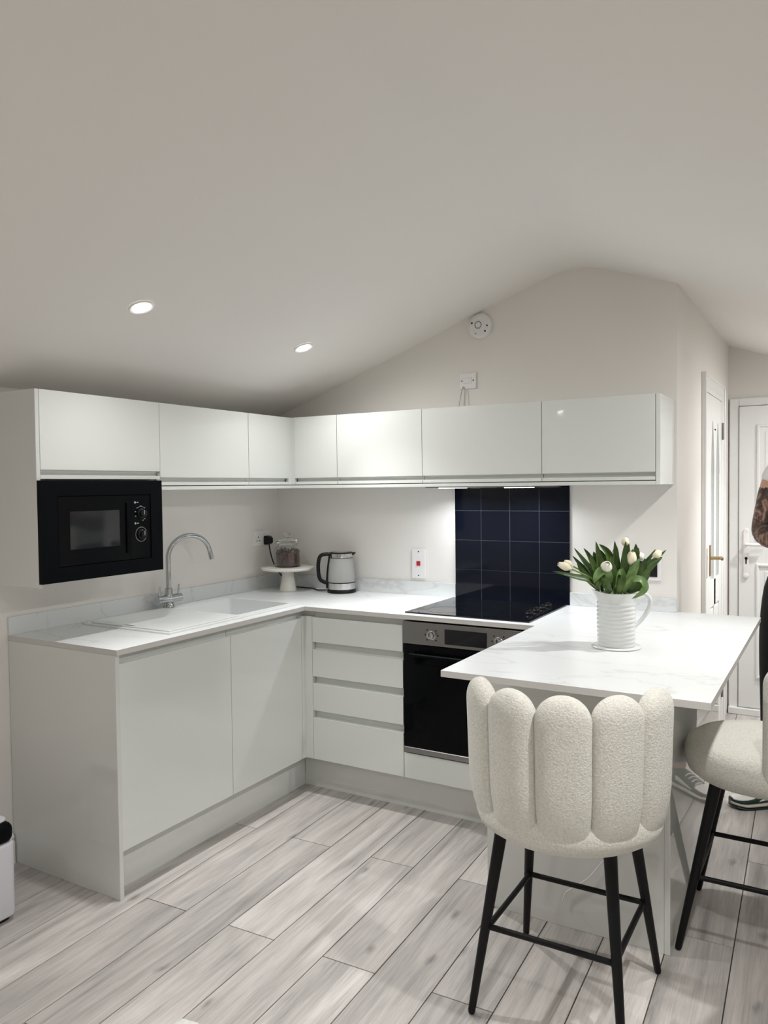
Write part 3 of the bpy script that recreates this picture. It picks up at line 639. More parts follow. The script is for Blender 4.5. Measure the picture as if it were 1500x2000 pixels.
ck = face_plate('cooker_switch', 'tall white cooker switch with red rocker beside the dark tiles', .872, .952, 1.006, 1.16)
b = N(); box(b, .901, .923, -.014, -.009, 1.073, 1.097, .0015); obj('rocker', b, 'red', ck, label='red rocker')
for z in (1.021, 1.147):
    b = N(); cyl(b, (.912, -.0098, z), (0, -1, 0), .0035, .0012, 10); obj('screw', b, 'dark', ck)
rp = face_plate('wall_plate', 'white wall plate with black insert partly behind the tulips', 2.008, 2.143, 1.055, 1.158, 'switch')
b = N(); box(b, 2.026, 2.125, -.0135, -.009, 1.072, 1.142, .001); obj('insert', b, 'blackplastic', rp, label='black insert')
# socket on left wall
so = thing('double_socket', 'white double socket in the corner left of the cake stand', 'socket', (XL+.0005, -.155, 1.205))
b = N(); box(b, XL+.0006, XL+.010, -.228, -.082, 1.162, 1.248, .003, 2); obj('plate', b, 'plate', so)
b = N()
for yc in (-.190, -.120):
    for dy, dz, hy, hz in ((0, .014, .0022, .005), (-.011, -.006, .005, .0022), (.011, -.006, .005, .0022)): box(b, XL+.0095, XL+.0112, yc+dy-hy, yc+dy+hy, 1.198+dz-hz, 1.198+dz+hz)
tag(obj('pin_hole', b, 'dark', so), kind='stuff')
for yc in (-.175, -.135):
    b = N(); box(b, XL+.009, XL+.0135, yc-.006, yc+.006, 1.222, 1.240, .001); obj('rocker', b, 'plate', so)
pg = thing('plug', 'black plug in the corner socket with cord running to kettle', 'plug', (XL+.0115, -.120, 1.196))
b = N(); loft(b, [rrect(-.026, .026, -.026, .026, .01, 0), rrect(-.024, .024, -.024, .024, .01, .02), rrect(-.016, .016, -.016, .016, .008, .034)]); 
bmesh.ops.transform(b, matrix=axis_mtx((XL+.0115, -.118, 1.192), (1, 0, 0)), verts=b.verts); obj('plug_body', b, 'blackplastic', pg, smooth=True, angle=30)
b = N(); tube(b, [(XL+.03, -.118, 1.17), (XL+.032, -.11, 1.12), (XL+.03, -.075, 1.05), (XL+.055, -.045, .985), (.10, -.045, .93), (.19, -.055, .922), (.26, -.06, .9225), (.32, -.10, .921), (.385, -.10, .924)], .0035, 8, 8); obj('cord', b, 'blackplastic', pg, smooth=True)

# ---------------------------------------------------------------- cake stand, jar, kettle
cs = thing('cake_stand', 'round cream cake stand on conical foot in the worktop corner', 'cake stand', (.168, -.165, WT))
b = N(); lathe(b, [(.048, 0), (.048, .004), (.046, .012), (.036, .07), (.031, .105), (.034, .1155), (.002, .1155)], (.168, -.165, WT+.0003), 40); obj('foot', b, 'marbleplate', cs, smooth=True, angle=50)
b = N(); lathe(b, [(.060, .1158), (.140, .1168), (.146, .120), (.1485, .127), (.147, .1325), (.143, .1335), (.002, .1335)], (.168, -.165, WT+.0003), 56); obj('plate', b, 'marbleplate', cs, smooth=True, angle=50)
JZ = WT+.1342
jr = thing('glass_jar', 'ribbed clear glass jar with lid holding dark beans on cake stand', 'jar', (.168, -.165, JZ))
b = N(); n = 48
def jring(r, z, rib=1): return [(.168+(r+(.0012*rib if i % 2 else 0))*math.cos(2*math.pi*i/n), -.165+(r+(.0012*rib if i % 2 else 0))*math.sin(2*math.pi*i/n), JZ+z) for i in range(n)]
loft(b, [jring(.064, .0003), jring(.071, .004), jring(.0725, .02), jring(.0725, .085), jring(.068, .103), jring(.055, .117, 0), jring(.052, .123, 0), jring(.054, .128, 0), jring(.0515, .128, 0), jring(.0495, .122, 0), jring(.0525, .115, 0), jring(.0655, .101, 0), jring(.0695, .085, 0), jring(.0695, .02, 0), jring(.067, .007, 0), jring(.060, .005, 0)]); obj('body', b, 'glass', jr, smooth=True, angle=60)
b = N(); lathe(b, [(.046, .119), (.048, .1285), (.061, .1295), (.0625, .137), (.055, .149), (.03, .157), (.012, .160), (.009, .167), (.017, .174), (.019, .183), (.013, .191), (.002, .193)], (.168, -.165, JZ), 40); obj('lid', b, 'glass', jr, smooth=True, angle=60)
# beans: uncountable filling
b = N(); random.seed(8)
lathe(b, [(.058, .0055), (.066, .012), (.067, .068), (.058, .084), (.03, .083), (.002, .088)], (.168, -.165, JZ), 40)
for i in range(420):
    a = random.uniform(0, 6.283)
    if i < 270: r, z = .0655, random.uniform(.012, .086)
    else: r, z = .064*math.sqrt(random.random()), random.uniform(.080, .096)
    t = N(); bmesh.ops.create_icosphere(t, subdivisions=1, radius=1)
    mtx = Matrix.Translation((.168+r*math.cos(a)*.97, -.165+r*math.sin(a)*.97, JZ+z)) @ Euler((random.random()*6, random.random()*6, random.random()*6)).to_matrix().to_4x4() @ Matrix.Diagonal((.0075, .0048, .0040, 1))
    merge(b, t, mtx)
bn = solo('coffee_beans', 'dark brown beans filling the glass jar on the cake stand', 'beans', (.168, -.165, JZ+.0055), b, 'beans', smooth=True, kind='stuff')
# kettle
KX, KY, KZ = .478, -.092, WT+.0003
kt = thing('kettle', 'glass electric kettle with steel bands and black handle', 'kettle', (KX, KY, WT))
b = N(); lathe(b, [(.076, 0), (.079, .003), (.079, .014), (.076, .0185), (.002, .0185)], (KX, KY, KZ), 44); obj('base', b, 'blackplastic', kt, smooth=True)
b = N(); lathe(b, [(.0745, .019), (.0765, .021), (.0758, .054), (.072, .0545)], (KX, KY, KZ), 44); obj('lower_band', b, 'steel2', kt, smooth=True, label='polished steel lower band')
b = N(); lathe(b, [(.0760, .0548), (.0764, .0565), (.0760, .0585), (.0700, .0585), (.0700, .0548)], (KX, KY, KZ), 44, False, False); obj('seal_ring', b, 'blackplastic', kt)
b = N(); lathe(b, [(.0745, .059), (.0735, .10), (.0685, .15), (.0625, .189), (.0600, .189), (.066, .15), (.071, .10), (.072, .059)], (KX, KY, KZ), 44, False, False); gl = obj('glass_body', b, 'kglass', kt, smooth=True, angle=60)
b = N(); lathe(b, [(.0635, .190), (.0628, .1925), (.0620, .216), (.058, .2195), (.030, .2225), (.002, .2225)], (KX, KY, KZ), 44); obj('upper_band', b, 'steel2', kt, smooth=True, label='polished steel lid band')
b = N(); lathe(b, [(.0640, .1892), (.0645, .1905), (.0640, .1922), (.06, .1922), (.06, .1892)], (KX, KY, KZ), 44, False, False); lathe(b, [(.0622, .2135), (.0625, .217), (.0590, .2205), (.05, .2212), (.05, .2135)], (KX, KY, KZ), 44, False, False); obj('lid_rim', b, 'blackplastic', kt)
hdv = Vector((-.80, -.60, 0)).normalized(); hdv = Vector((-.863, -.505, 0))
def kp(r, z): p = Vector((KX, KY, KZ+z))+hdv*r; return tuple(p)
b = N(); tube(b, [kp(.058, .208), kp(.085, .209), kp(.113, .200), kp(.125, .165), kp(.126, .115), kp(.119, .075), kp(.100, .058), kp(.075, .052)], .0105, 12, 6)
tube(b, [kp(.062, .205), kp(.070, .15), kp(.076, .10), kp(.0785, .055), kp(.079, .022)], .0068, 10, 4); obj('handle', b, 'blackplastic', kt, smooth=True)
sd = -hdv
b = N(); c0 = Vector((KX, KY, KZ+.205))+sd*.052; s_ = sd.cross(Vector((0, 0, 1)))
loft(b, [[tuple(c0+s_*.022+Vector((0, 0, .013))), tuple(c0-s_*.022+Vector((0, 0, .013))), tuple(c0+Vector((0, 0, -.014)))], [tuple(c0+sd*.028+s_*.004+Vector((0, 0, .013))), tuple(c0+sd*.028-s_*.004+Vector((0, 0, .013))), tuple(c0+sd*.026+Vector((0, 0, .007)))]]); obj('spout', b, 'blackplastic', kt)
b = N(); fd = Vector((.505, -.863, 0))
for i, z in enumerate((.085, .098, .111, .124, .137, .150, .158)):
    rr = .0747-(z-.059)*.09; p = Vector((KX, KY, KZ+z))+fd*rr; e = Vector((.863, .505, 0))*(.0045 if i % 2 else .0025)
    loft(b, [[tuple(p-e+Vector((0, 0, q))) for q in (-.0018, .0018)]+[tuple(p-e+fd*.0005+Vector((0, 0, q))) for q in (.0018, -.0018)], [tuple(p+e+Vector((0, 0, q))) for q in (-.0018, .0018)]+[tuple(p+e+fd*.0005+Vector((0, 0, q))) for q in (.0018, -.0018)]])
tag(obj('level_marks', b, 'vent', kt, label='grey water level marks'), kind='stuff')

# ---------------------------------------------------------------- jug and tulips
VX, VY = 2.152, -.865
b = N(); lathe(b, [(.080, 0), (.085, .001), (.086, .004), (.083, .006), (.002, .006)], (VX, VY, WT+.0003), 48); solo('coaster', 'round white coaster under the tulip jug', 'coaster', (VX, VY, WT), b, 'ceram', True)
vz = WT+.0065
jg = thing('jug', 'white ribbed ceramic jug with loop handle holding tulips', 'jug', (VX, VY, vz))
rtv = Vector((.863, .505, 0))
b = N(); rings = []; n = 48
H = .188
prof_o = []
for i in range(49):
    t = i/48; z = t*H
    r = .0640+.002*math.sin(t*3.1)-(.0)+(.0018*math.sin(t*H*2*math.pi/.0145) if .06 < t < .80 else 0)
    if t > .82: r += .004*((t-.82)/.18)**1.5
    prof_o.append((r, z))
prof_i = [(r-.006, z) for r, z in prof_o[::-6]]
prof_i[-1] = (prof_i[-1][0]-.004, .012)
def jugring(r, z, inner=False):
    o = []
    for i in range(n):
        a = 2*math.pi*i/n; d = Vector((math.cos(a), math.sin(a), 0)); k = max(0, d.dot(-rtv)); lip = (max(0, z-.150)/.038)
        rr = r+(.020*lip**1.5)*k**10; zz = z+(.010*lip**2)*k**8
        o.append((VX+d.x*rr, VY+d.y*rr, vz+zz))
    return o
loft(b, [jugring(.058, .0002)]+[jugring(r, z+.001) for r, z in prof_o]+[jugring(r, z) for r, z in prof_i]); obj('body', b, 'ceram', jg, smooth=True, angle=60)
b = N(); hp_ = lambda a, z: (VX+rtv.x*a, VY+rtv.y*a, vz+z)
tube(b, [hp_(.062, .165), hp_(.075, .176), hp_(.098, .180), hp_(.117, .165), hp_(.118, .138), hp_(.104, .108), hp_(.083, .082), hp_(.066, .066)], .0075, 12, 6); obj('handle', b, 'ceram', jg, smooth=True)
# bouquet frame: a along the room's view-wise right (r), d away, z up; built once in real 3D around the jug
dpv = Vector((-.505, .863, 0))
def BP(a, z, d=0): return Vector((VX, VY, 0))+rtv*a+dpv*d+Vector((0, 0, z))
def leafmesh(bm, pts, wmax, face, k=7, fold=.25):
    P = smooth_path([BP(*p) for p in pts], k); rings_t = []; n_ = len(P)
    nrm = (rtv*face[0]+Vector((0, 0, face[1]))+dpv*face[2]).normalized()
    t = bmesh.new(); rows = []
    for i, p in enumerate(P):
        d = (P[min(i+1, n_-1)]-P[max(i-1, 0)]).normalized(); s = d.cross(nrm)
        s = s.normalized() if s.length > 1e-4 else rtv
        nn = s.cross(d).normalized(); tt = i/(n_-1)
        w_ = wmax*(.35+.65*math.sin(min(1, tt/.45)*math.pi/2)) if tt < .45 else wmax*max(.02, (1-((tt-.45)/.55)**1.7))
        row = []
        for q in (-1, -.5, 0, .5, 1): row.append(p+s*w_*q*.5+nn*(abs(q)**1.6)*w_*fold)
        rows.append([row, nn])
    top = [[t.verts.new(c) for c in r[0]] for r in rows]; bot = [[t.verts.new(c-r[1]*.0009) for c in r[0]] for r in rows]
    for A, s in ((top, 1), (bot, -1)):
        for i in range(n_-1):
            for j in range(4):
                q = (A[i][j], A[i][j+1], A[i+1][j+1], A[i+1][j]); t.faces.new(q if s > 0 else q[::-1])
    for i in range(n_-1):
        for j in (0, 4): t.faces.new((top[i][j], top[i+1][j], bot[i+1][j], bot[i][j]))
    for i in (0, n_-1):
        for j in range(4): t.faces.new((top[i][j], bot[i][j], bot[i][j+1], top[i][j+1]))
    bmesh.ops.recalc_face_normals(t, faces=t.faces); merge(bm, t)
def bloom(bm, p, d, r, h):
    q = axis_mtx(p, d)
    for ring, (n_, sc) in enumerate(((3, .93), (3, 1.0))):
        for k in range(n_):
            a0 = 2*math.pi*(k/3+ring/6); t = bmesh.new(); rows = []
            for i in range(9):
                tt = i/8; z = h*tt; rad = sc*r*(math.sin(min(1, tt/.42)*math.pi/2)*1.0 if tt < .42 else 1-.62*((tt-.42)/.58)**1.8)+.0015
                half = (1.15 if tt < .5 else 1.15*math.sqrt(max(.004, 1-((tt-.5)/.5)**2.2)))
                rows.append([t.verts.new(((rad+.0009*(2-abs(j))*.5)*math.cos(a0+half*j/2), (rad+.0009*(2-abs(j))*.5)*math.sin(a0+half*j/2), z)) for j in (-2, -1, 0, 1, 2)])
            for i in range(8):
                for j in range(4): t.faces.new((rows[i][j], rows[i][j+1], rows[i+1][j+1], rows[i+1][j]))
            merge(bm, t, q)
    lathe(bm, [(.004, 0), (r*.8, h*.3), (r*.82, h*.6), (r*.45, h*.85), (.002, h*.88)], n=12, mtx=q)
px = lambda x: (x-1198)/554
pz = lambda y: .9235+(1264-y)/554
def tulip(lab, bx, by, bd, axis, r, h, m, leaves, base=(0, 0)):
    t = thing('tulip', lab, 'flower', tuple(BP(base[0]*.6, vz+.03, base[1]*.6)), 'white tulips in the jug')
    tip = BP(px(bx), pz(by), bd); ax = (rtv*axis[0]+Vector((0, 0, axis[1]))+dpv*axis[2]).normalized()
    b = N(); p0 = BP(base[0]*.6, vz+.03, base[1]*.6); p1 = BP(base[0], vz+H+.004, base[1]); st = tip-ax*.002
    tube(b, [p0, p1, (p1+st)/2+Vector((0, 0, .008)), st-ax*.02, st], .0032, 8, 5); obj('stem', b, 'stem', t, smooth=True)
    b = N(); bloom(b, tip, ax, r, h); obj('bloom', b, m, t, smooth=True, angle=60)
    for pts, wd, face, mm in leaves:
        b = N(); leafmesh(b, [(px(x), pz(y), d) for x, y, d in pts], wd, face); obj('leaf', b, mm, t, smooth=True, angle=70)
F = (0, .2, -1)
tulip('white tulip bud leaning far left over the jug spout', 1106, 1112, -.03, (-1, .42, -.1), .0118, .052, 'petal',
      [([(1163, 1158, 0), (1140, 1137, -.03), (1110, 1128, -.04), (1069, 1115, -.04)], .034, (.2, 1, -.7), 'leaf'),
       ([(1172, 1158, .01), (1150, 1120, 0), (1136, 1100, 0), (1115, 1072, 0)], .022, F, 'leaf'),
       ([(1178, 1156, -.02), (1174, 1128, -.05), (1160, 1116, -.065), (1148, 1126, -.075), (1144, 1136, -.075)], .036, (-.4, .6, -1), 'leaf2'),
       ([(1168, 1158, .02), (1150, 1140, .02), (1132, 1118, .01), (1122, 1100, .01)], .024, F, 'leaf')], (-.028, -.01))
tulip('white tulip bud behind the leftmost tulip', 1117, 1110, .03, (-.9, .5, .2), .0115, .036, 'petal',
      [([(1166, 1158, .03), (1146, 1125, .03), (1132, 1108, .03), (1116, 1089, .03)], .020, F, 'leaf'),
       ([(1172, 1156, .03), (1158, 1110, .03), (1149, 1090, .03), (1137, 1074, .02)], .020, F, 'leaf'),
       ([(1170, 1158, -.01), (1158, 1122, -.02), (1150, 1104, -.02), (1144, 1086, -.02)], .022, F, 'leaf'),
       ([(1174, 1157, .04), (1165, 1120, .045), (1163, 1096, .045), (1160, 1082, .045)], .028, F, 'leaf')], (-.024, .022))
tulip('round cream tulip facing forward left of bouquet centre', 1170, 1111, -.045, (-.05, .55, -.8), .0185, .034, 'petal2',
      [([(1180, 1157, .01), (1170, 1120, 0), (1164, 1092, 0), (1158, 1060, 0)], .030, F, 'leaf'),
       ([(1184, 1156, -.03), (1196, 1130, -.055), (1194, 1117, -.065), (1187, 1121, -.07), (1186, 1146, -.06)], .024, (1, .1, -.6), 'leaf2'),
       ([(1181, 1158, -.02), (1168, 1140, -.055), (1158, 1130, -.07), (1150, 1140, -.08), (1156, 1152, -.075)], .026, (-.3, .7, -1), 'leaf'),
       ([(1178, 1159, -.045), (1170, 1145, -.06), (1165, 1132, -.06), (1162, 1116, -.055)], .028, F, 'leaf'),
       ([(1190, 1158, -.04), (1187, 1130, -.05), (1182, 1105, -.045), (1181, 1086, -.04)], .026, F, 'leaf')], (-.012, -.03))
tulip('pale tulip half hidden among upright leaves at bouquet centre', 1200, 1102, .03, (.05, 1, .1), .0135, .036, 'petal2',
      [([(1186, 1156, .02), (1190, 1120, .02), (1184, 1086, .02), (1166, 1066, .01)], .036, (.3, .2, -1), 'leaf'),
       ([(1192, 1156, 0), (1196, 1120, -.01), (1195, 1090, -.01), (1193, 1059, -.01)], .028, F, 'leaf'),
       ([(1187, 1157, .03), (1180, 1120, .04), (1178, 1095, .04), (1172, 1078, .04)], .030, F, 'leaf'),
       ([(1196, 1157, .04), (1200, 1110, .045), (1203, 1085, .045), (1204, 1068, .045)], .030, F, 'leaf'),
       ([(1192, 1159, -.05), (1196, 1142, -.06), (1200, 1124, -.06), (1201, 1108, -.055)], .026, F, 'leaf')], (-.002, .02))
tulip('white tulip standing upright right of bouquet centre', 1219, 1105, -.035, (.12, 1, -.1), .0165, .048, 'petal',
      [([(1204, 1157, -.02), (1205, 1125, -.035), (1205, 1090, -.045), (1209, 1058, -.045)], .026, F, 'leaf'),
       ([(1206, 1157, -.04), (1216, 1128, -.05), (1226, 1108, -.05), (1235, 1092, -.045)], .030, (-.2, .3, -1), 'leaf2'),
       ([(1204, 1158, -.03), (1216, 1134, -.065), (1230, 1132, -.08), (1237, 1144, -.085), (1230, 1157, -.085), (1214, 1167, -.08)], .030, (.3, .7, -.9), 'leaf2'),
       ([(1200, 1157, 0), (1212, 1120, 0), (1224, 1095, 0), (1230, 1076, 0)], .030, F, 'leaf')], (.012, -.02))
tulip('highest white tulip at the top of the bouquet', 1218, 1072, .02, (.12, 1, .1), .0120, .034, 'petal',
      [([(1210, 1156, .02), (1218, 1120, .02), (1222, 1085, .02), (1223, 1052, .02)], .028, F, 'leaf'),
       ([(1212, 1156, .01), (1228, 1120, .01), (1236, 1092, .01), (1238, 1066, .01)], .038, F, 'leaf'),
       ([(1206, 1157, .035), (1226, 1118, .04), (1240, 1095, .04), (1249, 1082, .04)], .030, F, 'leaf')], (.014, .02))
tulip('white tulip low among leaves at the right of bouquet', 1244, 1100, .02, (.5, .8, .1), .0110, .032, 'petal2',
      [([(1214, 1157, .02), (1232, 1120, .02), (1240, 1096, .02), (1245, 1074, .02)], .030, F, 'leaf'),
       ([(1216, 1157, -.01), (1236, 1126, -.02), (1246, 1110, -.02), (1250, 1093, -.02)], .032, F, 'leaf'),
       ([(1216, 1158, -.01), (1236, 1148, -.03), (1246, 1136, -.03), (1252, 1122, -.03)], .030, (.3, .4, -1), 'leaf'),
       ([(1218, 1158, .03), (1240, 1132, .035), (1256, 1114, .035), (1266, 1100, .035)], .030, F, 'leaf')], (.026, .02))
tulip('white tulip reaching out far right above the handle', 1272, 1098, .0, (.55, .9, 0), .0125, .040, 'petal',
      [([(1218, 1158, -.01), (1244, 1126, -.015), (1266, 1104, -.015), (1286, 1092, -.01)], .036, (-.2, .6, -1), 'leaf'),
       ([(1216, 1158, .01), (1250, 1116, .005), (1276, 1095, 0), (1296, 1078, 0)], .017, F, 'leaf'),
       ([(1214, 1158, .02), (1245, 1116, .02), (1262, 1100, .02), (1279, 1077, .02)], .020, F, 'leaf'),
       ([(1216, 1159, -.03), (1234, 1140, -.04), (1248, 1124, -.04), (1257, 1108, -.035)], .032, F, 'leaf')], (.032, 0))

# ---------------------------------------------------------------- bar stools
def petal(bm, phi, half, R0, zb, zt, th):
    rings = []; nseg = 26
    TS = [i/12*.82 for i in range(12)]+[.82+.18*math.sin(math.pi/2*i/12) for i in range(13)]
    for t in TS:
        z = zb+(zt-zb)*t
        e = min(1, max(0, (t-.82)/.18)); wf = max(.012, (1-e**2.1)**.5)
        tf = th*max(.03, (1-e**2.6)**.5)*(1 if t > .12 else .8+.2*t/.12)
        Rz = R0-.022*max(0, 1-t/.35)**1.5+.012*t
        ring = []
        for j in range(nseg):
            a = 2*math.pi*j/nseg; ca_, sa_ = math.cos(a), math.sin(a)
            s = math.copysign(abs(ca_)**.72, ca_)*wf; d_ = math.copysign(abs(sa_)**.80, sa_)*tf
            ang = phi+half*1.03*s; rr = Rz+d_*(1.15 if d_ > 0 else .8)
            ring.append((rr*math.sin(ang), -rr*math.cos(ang), z+(0 if e == 0 else 0)))
        rings.append(ring)
    loft(bm, rings)
def make_stool(label, loc, rz, swivel, group, seat_off=(0, 0)):
    t = thing('bar_stool', label, 'stool', loc, group, rz=rz)
    S = Matrix.Rotation(swivel, 4, 'Z')
    def seatpart(name, bm, mm, **k):
        bmesh.ops.transform(bm, matrix=S, verts=bm.verts); return obj(name, bm, mm, t, True, local=True, **k)
    b = N(); lathe(b, [(.10, .530), (.175, .531), (.216, .538), (.240, .556), (.250, .585), (.250, .615), (.240, .640), (.215, .656), (.15, .665), (.02, .669)], n=56)
    for v in b.verts:
        if v.co.y > 0: v.co.y *= .94
        else:
            k = 1+.072*min(1, -v.co.y/.10)*min(1, max(0, (.640-v.co.z)/.055)); v.co.x *= k; v.co.y *= k
    bmesh.ops.translate(b, verts=b.verts, vec=(seat_off[0], seat_off[1], 0)); seatpart('seat', b, 'boucle', angle=80)
    for k in range(-2, 3):
        b = N(); petal(b, R(31.5)*k, R(31.5)/2, .243, .560, .962, .035); bmesh.ops.translate(b, verts=b.verts, vec=(seat_off[0], seat_off[1], 0)); seatpart('back_channel', b, 'boucle', angle=80)
    top, zt = (.150, .118), .545
    foot = (.211, .224)
    def legp(sx, sy, z): f = z/zt; return Vector((sx*(foot[0]+(top[0]-foot[0])*f), sy*(foot[1]+(top[1]-foot[1])*f), z))
    for sx in (-1, 1):
        for sy in (-1, 1):
            b = N(); tube(b, [legp(sx, sy, 0.003), legp(sx, sy, .01), legp(sx, sy, .27), legp(sx, sy, zt)], .01, 14, 0, taper=lambda f: (.0085, .0105, .0145, .0190)[round(f*3)]); obj('leg', b, 'legs', t, True, local=True)
    zr = .235
    for a, c in (((-1, -1), (1, -1)), ((1, -1), (1, 1)), ((1, 1), (-1, 1)), ((-1, 1), (-1, -1))):
        A, Cc = legp(*a, zr), legp(*c, zr); d_ = (Cc-A).normalized()
        inn = Vector((-(a[0]+c[0])/2, -(a[1]+c[1])/2, 0))*.006
        b = N(); tube(b, [A+d_*.006, A+d_*.02+inn, Cc-d_*.02+inn, Cc-d_*.006], .0085, 10, 3); obj('footrest_bar', b, 'legs', t, True, local=True)
    return t
make_stool('cream boucle bar stool with its channelled back to the viewer, in front of breakfast bar', (2.152, -1.443, 0), 0, R(14), 'cream boucle bar stools', (.006, -.052))
make_stool('cream boucle bar stool at the open side of breakfast bar, seat facing left', (2.617, -.852, 0), R(90), R(-6), 'cream boucle bar stools')

# ---------------------------------------------------------------- loose bits
b = N(); tube(b, [(2.20, -1.118, .30), (2.163, -1.120, .249), (2.12, -1.121, .19), (2.075, -1.121, .15), (2.05, -1.121, .128), (2.042, -1.121, .115), (2.034, -1.121, .09)], .0022, 8, 6)
tube(b, [(2.20, -1.118, .30), (2.235, -1.118, .42), (2.25, -1.118, .6), (2.25, -1.118, .893)], .0022, 8, 6)
solo('loose_cable', 'thin white cable dangling in front of the breakfast bar base', 'cable', (2.2, -1.12, .09), b, 'plate', True)
# floor appliance at left edge
ap = thing('air_purifier', 'white boxy floor appliance with black top band by the end panel', 'appliance', (.22, -2.2, 0))
def rbox(bm, x0, x1, y0, y1, z0, z1, r, rz_=.02, n=4):
    rg = []
    for i in range(n+1):
        a = i/n*math.pi/2; k = rz_*(1-math.sin(a)); rg.append(rrect(x0+k, x1-k, y0+k, y1-k, max(.004, r-k), z0+rz_*(1-math.cos(a)), 6))
    for i in range(n+1):
        a = i/n*math.pi/2; k = rz_*(1-math.cos(a)); rg.append(rrect(x0+k, x1-k, y0+k, y1-k, max(.004, r-k), z1-rz_*(1-math.sin(a)), 6))
    loft(bm, rg)
b = N(); rbox(b, .11, .362, -2.44, -1.985, .016, .276, .03, .01); obj('body', b, 'appl', ap, True, angle=30)
b = N(); rbox(b, .112, .361, -2.438, -1.987, .272, .345, .03, .028); obj('top_band', b, 'blackmat', ap, True, angle=30, label='black band around the top')
b = N(); rbox(b, .115, .335, -2.43, -1.995, .342, .352, .028, .004); obj('lid', b, 'appl', ap, True, angle=30)
b = N(); rbox(b, .125, .345, -2.425, -2.0, .0005, .0175, .02, .004); obj('foot', b, 'blackplastic', ap)
# fluffy rug
b = N(); random.seed(2)
gx, gy = 44, 60; x0, x1, y0, y1 = 1.245, 2.35, -3.75, -2.078
tops = []
def edge(i, j): return min(i, gx-i, j, gy-j)
for j in range(gy+1):
    row = []
    for i in range(gx+1):
        e = edge(i, j); jx = random.uniform(-.008, .008); jy = random.uniform(-.008, .008)
        row.append(b.verts.new((x0+(x1-x0)*i/gx+jx, y0+(y1-y0)*j/gy+jy, .001 if e == 0 else (.014 if e == 1 else .022)+random.uniform(-.005, .005))))
    tops.append(row)
for j in range(gy):
    for i in range(gx): b.faces.new((tops[j][i], tops[j][i+1], tops[j+1][i+1], tops[j+1][i]))
MT['rug'] = mat('white_shag', (.78, .76, .73), .95, sheen=.4, bump=(220, .9, .006))
solo('rug', 'fluffy white rug whose corner shows at the bottom edge of view', 'rug', (1.8, -2.9, 0), b, 'rug', True)
# doorstop
b = N(); lathe(b, [(.026, 0), (.030, .004), (.032, .02), (.030, .045), (.022, .060), (.008, .066), (.001, .066)], (2.437, 1.45, .0003), 24); solo('doorstop', 'small rounded white doorstop on floor before the front door', 'doorstop', (2.437, 1.45, 0), b, 'shoewhite', True)

# ---------------------------------------------------------------- person
PX_, PY_ = 2.725, .36
ps = thing('person', 'person with tattooed folded arms in white tee and black trousers, right edge', 'person', (PX_, PY_, 0))
def skinned(name, verts, edges, rads, mm, root=0, parent=ps, sub=2):
    me = bpy.data.meshes.new(name); me.from_pydata([Vector(v)-Vector((PX_, PY_, 0)) for v in verts], edges, []); o = bpy.data.objects.new(name, me); COL.objects.link(o); o.parent = parent
    OFF[o.name] = Vector((PX_, PY_, 0))
    m = o.modifiers.new('skin', 'SKIN'); m.use_smooth_shade = True
    for i, r in enumerate(rads):
        sv = me.skin_vertices[0].data[i]; sv.radius = r if isinstance(r, tuple) else (r, r); sv.use_root = (i == root)
    s = o.modifiers.new('sub', 'SUBSURF'); s.levels = sub; s.render_levels = sub
    me.materials.append(MT[mm]); return o
# body: pelvis root, spine, neck, head, arms folded, legs
V = [(PX_, PY_, .99), (PX_, PY_+.01, 1.18), (PX_, PY_+.01, 1.40), (PX_, PY_+.015, 1.55), (PX_, PY_, 1.63), (PX_, PY_-.01, 1.70), (PX_, PY_-.015, 1.80), (PX_, PY_-.01, 1.86)]
Rr = [(.15, .11), (.14, .10), (.155, .11), (.10, .08), .055, (.068, .080), (.076, .092), (.050, .062)]
Ed = [(i, i+1) for i in range(7)]
def chain(start, pts, rs):
    p = start
    for v, r in zip(pts, rs): V.append(v); Rr.append(r); Ed.append((p, len(V)-1)); p = len(V)-1
    return p
# right arm (image left): shoulder, elbow, wrist across the chest
wr = chain(3, [(PX_-.125, PY_, 1.545), (PX_-.158, PY_-.005, 1.505), (PX_-.182, PY_-.02, 1.37), (PX_-.205, PY_-.035, 1.255), (PX_-.165, PY_-.10, 1.232), (PX_-.06, PY_-.165, 1.255), (PX_+.05, PY_-.17, 1.275)], [.06, .058, .050, .043, .045, .038, .028])
wl = chain(3, [(PX_+.15, PY_, 1.545), (PX_+.195, PY_-.005, 1.50), (PX_+.205, PY_-.02, 1.37), (PX_+.205, PY_-.035, 1.255), (PX_+.165, PY_-.125, 1.25), (PX_+.10, PY_-.205, 1.28), (PX_+.04, PY_-.205, 1.295)], [.06, .058, .050, .043, .045, .038, .028])
chain(0, [(PX_-.095, PY_, .93), (PX_-.105, PY_-.01, .53), (PX_-.115, PY_+.01, .12), (PX_-.13, PY_-.01, .07)], [.095, .062, .045, .04])
chain(0, [(PX_+.095, PY_, .93), (PX_+.10, PY_-.01, .53), (PX_+.105, PY_+.01, .12), (PX_+.12, PY_-.01, .07)], [.095, .062, .045, .04])
def hand(w, dx, up_):
    base = Vector(V[w]); d = Vector((dx, 0, .06)).normalized(); s = Vector((0, -.12, 1)).normalized()
    palm = len(V); V.append(tuple(base+d*.055)); Rr.append((.030, .018)); Ed.append((w, palm))
    for k, L in enumerate((.062, .072, .068, .052)):
        o_ = s*(.030-.020*k); chain(palm, [tuple(base+d*.085+o_), tuple(base+d*(.085+L*.5)+o_+Vector((0, .006, 0))), tuple(base+d*(.085+L)+o_+Vector((0, .022, -.004)))], [.0085, .008, .0065])
    chain(palm, [tuple(base+d*.045+s*.032+Vector((0, -.01, 0))), tuple(base+d*.078+s*.052+Vector((0, -.005, 0)))], [.009, .0075])
